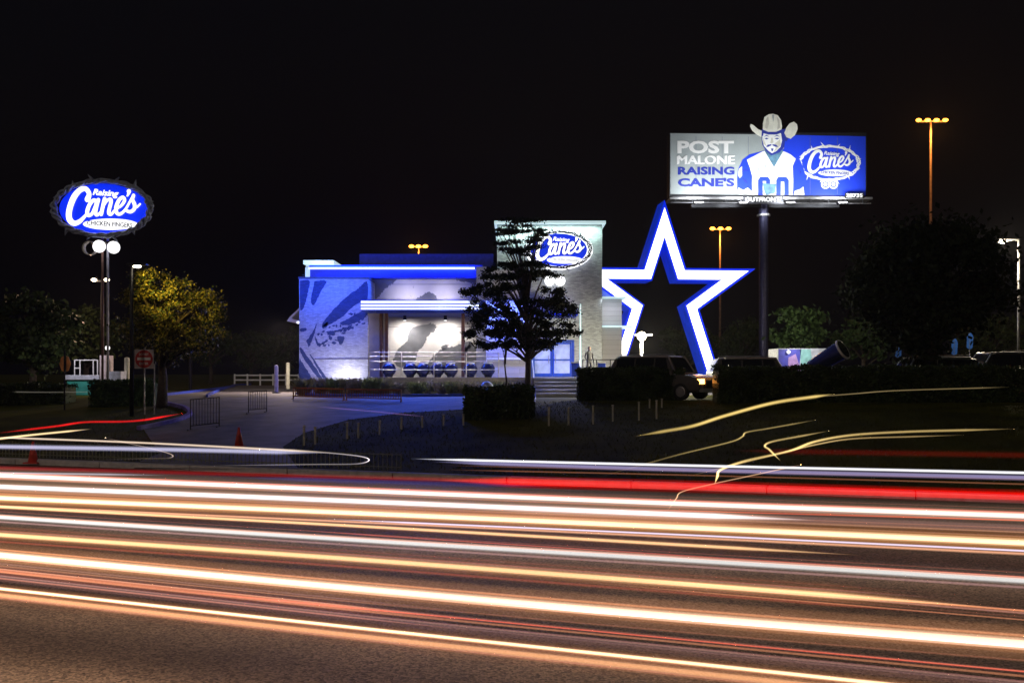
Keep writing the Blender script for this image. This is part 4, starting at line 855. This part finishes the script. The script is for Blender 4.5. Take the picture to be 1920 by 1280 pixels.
# ------------------------------------------------------------------ vehicles
def car(label, px_mid, Y, L, H, paint, face=1, rot=0, roofm=None, head=False, cat='suv', name='parked_suv', Wd=1.95, hood=.24, wind=.1, rear=.08, group='parked vehicles'):
    p = W(px_mid, 0, Y); gz = T(p.x, Y)+.02
    o = empty(name, (p.x, Y, gz), (0 if face > 0 else math.pi)+rot, label=label, cat=cat, group=group)
    h = Wd/2; zb = .32; bl = H*.56; roofm = roofm or paint
    xf = L/2; st_ = [  # x, bottom, belt, top, top half width
     (xf, .45, bl*.75, bl*.78, h*.82), (xf-.18, zb, bl*.9, bl*.93, h*.88), (xf-.5, zb, bl*.96, bl*.99, h*.9), (xf-L*hood, zb, bl, bl+.05, h*.92),
     (xf-L*(hood+wind), zb, bl+.02, H-.05, h*.76), (xf-L*(hood+wind)-.35, zb, bl+.02, H, h*.75), (-xf+L*rear+.5, zb, bl+.03, H, h*.75), (-xf+L*rear, zb, bl+.03, H-.08, h*.76),
     (-xf+.08, zb, bl+.02, bl+.12, h*.88), (-xf, .45, bl*.8, bl*.86, h*.85)]
    rings = []
    for x, z0, zbt, zt, wt in st_:
        half = [(h*.86, z0), (h*.98, z0+.12), (h, (z0+zbt)/2+.05), (h*.97, zbt), (wt, max(zt-.07, zbt+.005)), (wt-.12, zt)]
        rings.append([(x, a, b_) for a, b_ in half]+[(x, -a, b_) for a, b_ in half[::-1]])
    mb = MB(); V = [v for r__ in rings for v in r__]; n_ = 12
    for i in range(len(rings)-1):
        fs = [(i*n_+k, i*n_+(k+1) % n_, (i+1)*n_+(k+1) % n_, (i+1)*n_+k) for k in range(n_)]
        mb.add([], [], paint)
        for k, f in enumerate(fs): mb.f.append(list(f)); mb.mi.append(mb.mid(roofm if (k == 5 and 4 <= i <= 6) else paint))
    mb.v = V; mb.f += [list(range(n_)), list(range((len(rings)-1)*n_, len(rings)*n_))]; mb.mi += [0, 0]
    body = mb.build('body', o, bevel=.03)
    # side windows and screens
    def lerp(a, b_, t): return tuple(a[i]+(b_[i]-a[i])*t for i in range(3))
    for sgn in (1, -1):
        ri = (3, 4) if sgn > 0 else (8, 7)
        for x0, x1 in ((xf-L*(hood+wind*.75), xf-L*.47), (xf-L*.485, xf-L*.68), (xf-L*.695, -xf+L*rear+.15)):
            y0, y1 = (h*.97+.008)*sgn, (h*.765+.008)*sgn; zb_, zt_ = bl+.08, H-.13; ins = .12 if x0 > xf-L*.4 else 0
            def yy(z): return y0+(y1-y0)*(z-bl-.02)/(H-.07-bl-.02)
            mb = MB(); mb.add([(x0, yy(zb_), zb_), (x1, yy(zb_), zb_), (x1, yy(zt_), zt_), (x0-ins*2, yy(zt_), zt_)], [(0, 1, 2, 3)], glass); mb.build('window', o)
    for (a, b_, nm) in ((3, 4, 'windscreen'), (8, 7, 'rear_window')):
        A0, A1, B0, B1 = rings[a][5], rings[a][6], rings[b_][5], rings[b_][6]; s__ = 1 if a == 3 else -1
        q = [lerp(A0, B0, .08), lerp(A1, B1, .08), lerp(A1, B1, .92), lerp(A0, B0, .92)]; q = [(v[0]+.012*s__, v[1]*1.02, v[2]+.012) for v in q]
        mb = MB(); mb.add(q, [(0, 1, 2, 3)], glass); mb.build(nm, o)
    for sx in (xf-L*.19, -xf+L*.2):
        for sgn in (1, -1):
            mb = MB(); mb.cyl((sx, sgn*(h-.2), .37), (sx, sgn*(h+.02), .37), .37, .37, rubber, 22); wh = mb.build('wheel', o); mb = MB(); mb.cyl((sx, sgn*(h+.02), .37), (sx, sgn*(h+.035), .37), .24, .2, galv, 16); mb.build('rim', wh)
    for sgn in (1, -1):
        lit = glow('amber_headlamp', (1, .35, .06), 14) if head and sgn < 0 else mat('lens_clear', (.5, .5, .5), .1)
        mb = MB(); mb.box(xf-.28, xf-.02, sgn*h*.58-.18, sgn*h*.58+.22*1, bl*.66, bl*.82, lit) if not head else mb.box(xf-.45, xf+.01, sgn*h*.72-.24, sgn*h*.72+.30 if sgn > 0 else sgn*h*.72+.2, bl*.64, bl*.84, lit); mb.build('headlight', o)
        mb = MB(); mb.box(-xf-.01, -xf+.1, sgn*h*.75-.12, sgn*h*.75+.12, bl*.7, bl*.95, mat('tail_red', (.3, .01, .01), .2)); mb.build('tail_light', o)
        mb = MB(); xm = xf-L*(hood+.03); mb.box(xm-.1, xm+.05, sgn*(h+.03)-.1, sgn*(h+.03)+.1, bl+.02, bl+.2, paint); mb.build('mirror', o)
        mb = MB(); mb.tube([(xf-L*.42, sgn*h*.66, H), (xf-L*.44, sgn*h*.66, H+.06), (-xf+L*.15, sgn*h*.66, H+.06), (-xf+L*.13, sgn*h*.66, H)], .02, galv, 6); mb.tube([(xf-L*(hood+.01), sgn*(h*.95), bl+.06), (xf-L*(hood+wind), sgn*(h*.78), H-.05), (-xf+L*rear+.3, sgn*(h*.78), H-.04)], .05, chrome, 6); mb.tube([(xf-L*hood, sgn*(h*.99), bl+.02), (-xf+L*rear, sgn*(h*.99), bl+.03)], .02, chrome, 6); mb.build('roof_rail', o)  # chrome tubes added along roof and window edges to catch bright lines
    mb = MB(); mb.box(xf-.02, xf+.06, -h*.5, h*.5, bl*.5, bl*.74, dark); mb.box(xf-.06, xf+.09, -h*.9, h*.9, .36, .52, galv); mb.build('grille', o)
    return o
chrome = mat('chrome', (.8, .8, .8), .3, metal=1, noise=.05)
pk1 = mat('car_paint_black', (.10, .09, .085), .25, noise=.1, coat=.6); pk2 = mat('car_paint_grey', (.12, .12, .13), .3, noise=.05, coat=.6, metal=.4); pk3 = mat('car_paint_white', (.6, .6, .6), .3, noise=.03, coat=.6)
c1 = car('dark suv facing right with its amber headlamp lit beside the star', 1240, 46, 4.9, 2.0, pk1, 1, rot=R(-38), roofm=pk3, head=True, cat='suv')  # white roof puts the lit roof line into the paint
spot('headlamp_beam', (W(1330, 0, 46).x+.1, 45.2, 2.35), (W(1500, 0, 46).x, 44, 1.5), 25, (1, .6, .3), 80, .8)
c2 = car('grey suv with a pale roof parked behind the long hedge', 1418, 48, 4.7, 1.95, pk1, 1, roofm=pk3)
c3 = car('pale car facing left at the right end, its bonnet over the hedge', 1735, 47, 5.0, 1.95, pk2, -1, roofm=pk3, cat='car', name='parked_car')
c4 = car('long light roofed van running off the right edge', 1905, 50, 6.2, 2.25, pk1, -1, roofm=pk3, cat='van', name='parked_van', hood=.14, Wd=2.05)
# mural covered box trailer
p = W(1510, 0, 55); tz = T(p.x, 55)+.02
tl = empty('box_trailer', (p.x, 55, tz), label='small box trailer painted white, blue and pink behind the suv', cat='trailer')
mb = MB(); hw = 52/F*55; zt = W(0, 653, 55).z-tz
mb.box(-hw, hw, 0, 2, .5, zt, mat('trailer_white', (.6, .62, .65), .5)); bx_ = mb.build('box', tl, bevel=.03); mb = MB()
mb.flat([(-hw+.05, .6), (-hw+1.1, .6), (-hw+1.3, zt-.05), (-hw+.05, zt-.05)], -.004, mat('trailer_blue', (.08, .08, .5), .5)); mb.flat([(-hw+.5, .7), (-hw+1.4, 1.0), (-hw+1.0, zt-.3), (-hw+.6, zt-.5)], -.008, mat('trailer_pink', (.5, .3, .6), .5)); mb.flat([(-.2, .6), (.5, .6), (.3, zt-.05), (-.3, zt-.05)], -.004, mat('trailer_teal', (.3, .6, .55), .5)); mb.build('painting', bx_)
mb = MB(); mb.ball((-hw+.55, -.2, zt-.2), .1, .1, .1, signwhite, 12, 8); mb.cyl((-hw+.55, -.2, zt-.2), (-hw+.55, 0, zt-.15), .025, .025, galv, 8); mb.build('lamp', tl, smooth=True)
spot('trailer_light', (p.x-.6, 53.0, tz+zt+.5), (p.x, 55, tz+1.4), 240, (.95, .95, 1), 120, 1, .1)  # unseen spot set in front of the small lamp to light the trailer
for x in (-.9, .9):
    mb = MB(); mb.cyl((x, -.05, .35), (x, .2, .35), .35, .35, rubber, 18); mb.build('wheel', tl)
# searchlight
p = W(1550, 0, 47); sz = T(p.x, 47)
se = empty('searchlight', (p.x, 47, sz), label='large blue searchlight drum tilted up to the right behind the hedge', cat='searchlight')
def Q(px_, py_): q = W(px_, py_, 47); return (q.x-p.x, 0, q.z-sz)
mb = MB(); a = Vector(Q(1522, 690)); b_ = Vector(Q(1566, 657)); b_.y -= .95; mb.cyl(a, b_, .36, .46, mat('drum_blue', (.05, .07, .3), .25, metal=.6), 28); dr_ = mb.build('drum', se)
d = (b_-a).normalized(); mb = MB(); mb.cyl(b_+d*.001, b_+d*.09, .5, .5, white, 28); mb.build('rim', dr_); mb = MB(); mb.cyl(b_+d*.092, b_+d*.1, .44, .44, glass, 28); mb.build('lens', dr_)
mb = MB(); mb.box(-.8, 1.8, -.5, .5, .5, .75, blueM); mb.tube([(0, -.45, .75), (-.1, -.5, 1.35)], .05, galv); mb.tube([(0, .45, .75), (-.1, .5, 1.35)], .05, galv); mb.tube([(.6, 0, .75), (.7, 0, 1.25), (1.7, -.1, 1.15)], .06, white); mb.build('base', se)
for x in (-.4, 1.2):
    mb = MB(); mb.cyl((x, -.55, .3), (x, -.35, .3), .3, .3, rubber, 16); mb.build('wheel', se)
# feather banners
for px_, t_, lab in ((1684, 640, 'narrow blue banner by the car bonnet, leftmost of three'), (1789, 635, 'narrow blue banner in the middle above the van roof'), (1818, 624, 'narrow blue banner furthest right above the van')):
    p = W(px_, 0, 54); gz = T(p.x, 54); zt = W(0, t_, 54).z-gz; o = empty('feather_banner', (p.x, 54, gz), label=lab, cat='banner', group='blue banners by the parked cars')
    mb = MB(); mb.cyl((0, 0, 0), (0, 0, zt), .025, .015, galv, 8); mb.build('pole', o)
    mb = MB(); mb.prism([(0, zt-.9), (.16, zt-.8), (.2, zt-.2), (.1, zt), (0, zt), (-.14, zt-.2), (-.16, zt-.8)], -.01, .01, mat('banner_blue', (.04, .2, .85), .6)); mb.build('flag', o)

# ------------------------------------------------------------------ street furniture on the left and the bank
o = empty('do_not_enter_sign', (W(270, 0, 42).x, 42, T(W(270, 0, 42).x, 42)), label='round red do not enter sign on a square white plate', cat='sign'); gz = o.location.z
zz = W(0, 673, 42).z-gz; mb = MB(); mb.cyl((0, .05, 0), (0, .05, zz+.5), .035, .035, galv, 8); mb.cyl((.42, .05, 0), (.42, .05, zz-.2), .03, .03, galv, 8); mb.build('post', o)
mb = MB(); mb.box(-.4, .4, 0, .02, zz-.4, zz+.4, mat('plate_pale', (.45, .4, .4), .5)); pl = mb.build('plate', o)
mb = MB(); mb.cyl((0, -.002, zz), (0, -.012, zz), .37, .37, mat('sign_red', (.45, .02, .02), .5), 32); mb.build('red_disc', pl)
mb = MB(); mb.box(-.28, .28, -.02, -.014, zz-.05, zz+.07, white); put_text(mb, 'DO NOT', 0, -.02, zz+.2, .4, .1, white, bold=.02, depth=.004); put_text(mb, 'ENTER', 0, -.02, zz-.19, .38, .1, white, bold=.02, depth=.004); mb.build('sign_lettering', pl)
o = empty('road_sign', (W(121, 0, 45).x, 45, T(W(121, 0, 45).x, 45)), label='orange sign seen almost edge on behind a slim post at the left', cat='sign'); gz = o.location.z; zz = W(0, 682, 45).z-gz
mb = MB(); mb.cyl((0, 0, 0), (0, 0, zz+.6), .04, .04, dark, 8); mb.build('post', o)
mb = MB()
for sg in (-1, 1): mb.prism([(sg*.05+.0, zz-.36), (sg*.16, zz-.3), (sg*.26, zz), (sg*.16, zz+.3), (sg*.05, zz+.36)], .05, .08, mat('sign_orange', (.75, .3, .1), .5))
mb.build('plate', o)
# green kiosk with white frame top
o = empty('drink_kiosk', (W(148, 0, 55).x, 55, T(W(148, 0, 55).x, 55)), label='green and white roadside kiosk with a railed top at the left', cat='kiosk'); kx, ky, kz = o.location
def K(px_, py_): q = W(px_, py_, 55); return q.x-kx, q.z-kz
teal = mat('kiosk_teal', (.04, .3, .25), .5)
mb = MB(); (a, z0), (b_, z1) = K(125, 762), K(184, 712); mb.box(a, b_, 0, 2.2, 0, z1, teal); bd = mb.build('body', o, bevel=.03)
mb = MB(); mb.box(a-.1, b_+.1, -.1, 2.3, z1+.002, K(0, 703)[1], mat('kiosk_pale', (.5, .52, .6), .5)); mb.build('counter', o, bevel=.03)
mb = MB()
for px_ in (140, 150, 175, 183): x = K(px_, 0)[0]; mb.cyl((x, 0, K(0, 703)[1]), (x, 0, K(0, 674)[1]), .035, .035, white, 8)
mb.cyl((K(140, 0)[0], 0, K(0, 675)[1]), (K(183, 0)[0], 0, K(0, 675)[1]), .03, .03, white, 8); mb.cyl((K(140, 0)[0], 0, K(0, 690)[1]), (K(150, 0)[0], 0, K(0, 690)[1]), .03, .03, white, 8); mb.build('top_rail', o)
mb = MB(); mb.box(K(187, 0)[0], K(199, 0)[0], 0, 1, 0, K(0, 666)[1], mat('kiosk_column', (.6, .5, .5), .5)); mb.build('column', o)
mb = MB(); mb.box(K(199, 0)[0]+.02, K(226, 0)[0], 0, 1.5, 0, K(0, 696)[1], mat('kiosk_pale', (.5, .5, .6))); mb.build('side_cabinet', o)
x_, z_ = K(203, 655); mb = MB(); mb.cyl((x_, -.1, z_-.3), (x_, -.1, z_), .03, .03, galv, 8); mb.ball((x_, -.1, z_+.08), .13, .13, .13, signwhite, 12, 8); mb.build('lamp', o, smooth=True)
spot('kiosk_light', (kx+x_-1.0, ky-2.2, kz+z_+.6), (kx-.2, ky, kz+1.2), 260, (.95, .9, 1), 110, 1, .15)  # unseen spot standing in front of the kiosk lamp to brighten the kiosk
# cream pylon and poles
for nm, px_, t_, Y, r0, m, lab in (('marker_post', 518, 686, 60, .12, mat('lavender_paint', (.5, .48, .7), .5), 'slim lavender marker post at the mouth of the drive'), ('marker_post', 540, 681, 72, .14, mat('cream_paint', (.6, .58, .45), .5), 'slim cream post in front of the white fence'),
   ('utility_pole', 357, 664, 70, .12, dark, 'thin dark pole between the round tree and the fence'), ('marker_post', 238, 672, 56, .14, mat('cream_paint'), 'short cream post left of the do not enter sign')):
    p = W(px_, 0, Y); gz = T(p.x, Y); o = empty(nm, (p.x, Y, gz), label=lab, cat='post'); zt = W(0, t_, Y).z-gz
    mb = MB(); mb.cyl((0, 0, .05), (0, 0, zt), r0, r0, m, 14); mb.ball((0, 0, zt), r0, r0, r0*.5, m, 14, 8); mb.build('shaft', o); mb = MB(); mb.cyl((0, 0, 0), (0, 0, .09), r0*2.2, r0*1.8, dark, 14); mb.build('foot', o)
# white rail fence by the drive
o = empty('rail_fence', (W(500, 0, 100).x, 100, 1.4), label='white two rail fence at the far end of the drive', cat='fence'); fx = o.location.x
for k in range(6):
    x = W(440+k*24, 0, 100).x-fx; mb = MB(); mb.box(x-.07, x+.07, -.07, .07, 0, 1.15, white); mb.build('post', o)
for z in (.55, 1.02):
    mb = MB(); mb.box(W(440, 0, 100).x-fx, W(562, 0, 100).x-fx, -.11, -.075, z-.07, z+.07, white); mb.build('rail', o)
# crowd barriers
def barrier(label, pa, pb, h=1.0, nb=10, m=dark, name='crowd_barrier', group='steel crowd barriers', cat='barrier', r=.012):
    a, b_ = G(*pa), G(*pb); c_ = (a+b_)/2; o = empty(name, (c_.x, c_.y, min(a.z, b_.z)), label=label, cat=cat, group=group); a = a-o.location; b_ = b_-o.location; up = Vector((0, 0, 1))
    mb = MB(); mb.tube([a, a+up*h, b_+up*h, b_], r*1.8, m, 6); mb.tube([a+up*.15, b_+up*.15], r*1.3, m, 6); mb.build('frame', o)
    mb = MB()
    for k in range(1, nb): q = a.lerp(b_, k/nb); mb.cyl(q+up*.15, q+up*h, r, r, m, 5)
    mb.build('pickets', o); 
    for q in (a, b_):
        mb = MB(); mb.box(q.x-.03, q.x+.03, q.y-.3, q.y+.3, q.z-.01, q.z+.03, m); mb.build('foot', o)
    return o
barrier('open crowd barrier standing at the left side of the drive', (357, 806), (411, 800), 1.1)
barrier('second crowd barrier on the drive, near the planting bed', (466, 775), (500, 772), .9)
orange = mat('orange_mesh', (.22, .06, .03), .6)
barrier('orange barrier along the bed kerb, left half', (550, 748), (645, 751), .55, 22, orange, group='orange barriers along the bed', r=.02)
barrier('orange barrier along the bed kerb, right half', (650, 751), (752, 754), .55, 22, orange, group='orange barriers along the bed', r=.02)
# low picket rail beside the road
o = empty('picket_rail', (*RV(-22, KERB+.5)[:2], .14), label='low olive picket rail along the kerb on the left', cat='fence'); up = Vector((0, 0, 1)); olive = mat('olive_rail', (.16, .17, .08), .6)
a0, a1 = RV(-30, KERB+.5, .14)-o.location, RV(-11, KERB+.5, .14)-o.location
for zz in (.42, .1):
    mb = MB(); mb.cyl(a0+up*zz, a1+up*zz, .014, .014, olive, 6); mb.build('rail', o)
mb = MB()
for k in range(150): q = a0.lerp(a1, k/149); mb.cyl(q, q+up*.45, .012, .012, olive, 5)
tag(mb.build('pickets', o), kind='stuff')
# bollard posts on the bank
postm = mat('weathered_post', (.5, .48, .38), .8, noise=.3)
where = [(570, 835, 36, 'tallest post at the foot of the drive'), (591, 833, 32, 'post close beside the tallest one'), (651, 822, 30, 'third post from the left on the bank'), (672, 821, 28, 'fourth post from the left on the bank'), (712, 815, 26, 'post on the bank below the left end of the blue lit drive'), (753, 805, 22, 'post on the bank, fourth left of the square bush'), (792, 801, 20, 'post on the bank, third left of the square bush'), (832, 798, 20, 'post on the bank, second left of the square bush'), (869, 797, 20, 'post touching the left side of the square bush'),
 (1029, 798, 34, 'first post right of the square bush'), (1066, 797, 32, 'second post right of the square bush'), (1112, 795, 34, 'third post right of the square bush'), (1149, 790, 30, 'fourth post right of the square bush'), (1198, 788, 34, 'fifth post, tall, below the clipped hedge'), (1231, 785, 34, 'sixth post right of the square bush'), (1218, 765, 16, 'short post behind the fifth and sixth'), (1241, 764, 16, 'short rightmost post by the suv wheel')]
for px_, py_, hp, lab in where:
    g = G(px_, py_); h = hp/F*g.y; mb = MB(); mb.cyl((0, 0, -.05), (0, 0, h), .035, .035, postm, 10); mb.ball((0, 0, h), .05, .05, .03, postm, 10, 6)
    tag(mb.build('bollard', loc=g), 'slim weathered bollard, '+lab, 'bollard', 'slim bollards along the bank')
mb = MB(); q_ = [(RV(-12+k*1.1+0, 5.2+.25*math.sin(k*.9)+.1*math.sin(k*2.3), .004)) for k in range(12)]
for k in range(11):
    a, b_ = q_[k], q_[k+1]; mb.add([a, b_, b_+Vector((0, .035, 0)), a+Vector((0, .035, 0))], [(0, 1, 2, 3)], rubber)
tag(mb.build('road_crack'), kind='structure')
# cones
cone_m = mat('cone_red', (.55, .05, .03), .5)
for px_, py_, lab in ((448, 838, 'red traffic cone on the drive near the crowd barrier'), (62, 868, 'red traffic cone in front of the picket rail at the left')):
    g = G(px_, py_); o = empty('traffic_cone', g, label=lab, cat='traffic cone', group='red traffic cones'); mb = MB(); mb.cyl((0, 0, .03), (0, 0, .62), .14, .03, cone_m, 18); mb.build('cone', o, smooth=True); mb = MB(); mb.box(-.2, .2, -.2, .2, 0, .035, cone_m); mb.build('foot', o)
# round globe ornament in front of bed
g = Vector((W(913, 0, 52).x, 52, 1.4)); o = empty('dome_cover', g, label='small dome shaped cover behind the square bush catching blue light', cat='cover'); mb = MB(); mb.ball((0, 0, .42), .36, .36, .38, mat('dome_grey', (.3, .32, .4), .3, metal=.4), 18, 10); mb.build('shell', o, smooth=True); mb = MB(); mb.cyl((0, 0, 0), (0, 0, .3), .25, .25, dark, 14); mb.build('stand', o)
# newspaper style boxes by the entrance
for k, (px_, lab, m) in enumerate(((1078, 'blue box beside the entrance doors', blueM), (1128, 'blue box under the white wing wall', blueM))):
    p = W(px_, 0, 56); o = empty('utility_box', (p.x, 56, FZ), label='small '+lab, cat='box', group='blue boxes on the landing'); mb = MB(); mb.box(-.2, .2, -.2, .2, .05, .8, m); mb.build('body', o, bevel=.02); mb = MB(); mb.box(-.22, .22, -.22, .22, .803, .86, white); mb.build('lid', o)

# ------------------------------------------------------------------ the person on the landing
def skin(name, verts, edges, radii, m, parent, root=0, sub=2):
    me = bpy.data.meshes.new(name); me.from_pydata(verts, edges, []); o = bpy.data.objects.new(name, me); link(o, parent); me.materials.append(m)
    sk = o.modifiers.new('skin', 'SKIN'); sk.use_smooth_shade = True
    for i, r in enumerate(radii): me.skin_vertices[0].data[i].radius = (r, r) if not isinstance(r, tuple) else r
    for i in range(len(verts)): me.skin_vertices[0].data[i].use_root = (i == root)
    sb = o.modifiers.new('sub', 'SUBSURF'); sb.levels = sub; sb.render_levels = sub; return o
pp = empty('person', (W(1105, 0, 56.5).x, 56.5, FZ), R(25), label='person in dark clothes standing on the landing beside the tower corner', cat='person')
cloth = mat('dark_jacket', (.03, .03, .04), .8); skinm = mat('skin', (.35, .2, .14), .6, noise=.05); hairm = mat('hair', (.02, .015, .01), .7)
V = [(0, 0, .93), (0, 0, 1.08), (0, 0, 1.3), (0, 0, 1.44), (0, 0, 1.5), (0, -.01, 1.6), (0, -.01, 1.68),
     (.1, 0, .88), (.11, -.02, .5), (.12, .02, .09), (.13, -.14, .04), (-.1, 0, .88), (-.12, 0, .5), (-.13, .03, .09), (-.15, -.13, .04),
     (.19, 0, 1.39), (.25, .03, 1.12), (.26, -.05, .88), (.26, -.08, .80), (-.19, 0, 1.39), (-.27, .02, 1.13), (-.2, -.14, .95), (-.16, -.2, .92)]
E = [(0, 1), (1, 2), (2, 3), (3, 4), (4, 5), (5, 6), (0, 7), (7, 8), (8, 9), (9, 10), (0, 11), (11, 12), (12, 13), (13, 14), (3, 15), (15, 16), (16, 17), (17, 18), (3, 19), (19, 20), (20, 21), (21, 22)]
Rd = [(.15, .11), (.14, .1), (.17, .11), (.12, .09), .055, (.075, .095), (.06, .075), .09, .065, .045, .04, .09, .065, .045, .04, .06, .045, .035, .03, .06, .045, .035, .03]
hd = [(18, 1), (22, -1)]
for b_, sg in hd:
    bx_, by_, bz_ = V[b_]; 
    for f in range(4):
        i = len(V); ox_ = (f-1.5)*.018; ln = (.07, .08, .075, .06)[f]; V += [(bx_+ox_*.6, by_+ox_*.8, bz_-.05), (bx_+ox_*.6, by_+ox_*.8-.015, bz_-.05-ln)]; E += [(b_, i), (i, i+1)]; Rd += [.010, .008]
    i = len(V); V += [(bx_-.03*sg, by_-.03, bz_-.03), (bx_-.035*sg, by_-.045, bz_-.07)]; E += [(b_, i), (i, i+1)]; Rd += [.011, .009]
body = skin('body', V, E, Rd, cloth, pp)
mb = MB(); mb.ball((0, -.01, 1.63), .078, .095, .115, skinm, 18, 12); mb.ball((0, -.108, 1.615), .014, .02, .022, skinm, 8, 6)
for sg in (-1, 1): mb.ball((sg*.03, -.095, 1.64), .012, .008, .008, white, 8, 6); mb.ball((sg*.08, 0, 1.625), .012, .02, .03, skinm, 8, 6)
mb.box(-.025, .025, -.102, -.095, 1.573, 1.58, mat('lips', (.3, .1, .09), .5)); mb.build('head', pp, smooth=True)
mb = MB(); mb.ball((0, .012, 1.665), .085, .1, .09, hairm, 16, 10); mb.build('hair', pp, smooth=True)

# ------------------------------------------------------------------ night air
hz = bpy.data.materials.new('night_haze'); hz.use_nodes = True; n = hz.node_tree.nodes; n.remove(n['Principled BSDF']); pv = n.new('ShaderNodeVolumePrincipled')
pv.inputs['Density'].default_value = .0003; pv.inputs['Color'].default_value = (.9, .92, 1, 1); pv.inputs['Anisotropy'].default_value = .3; hz.node_tree.links.new(pv.outputs[0], n['Material Output'].inputs['Volume'])
mb = MB(); mb.box(-260, 260, -40, 260, -1, 60, hz); tag(mb.build('haze'), kind='stuff')
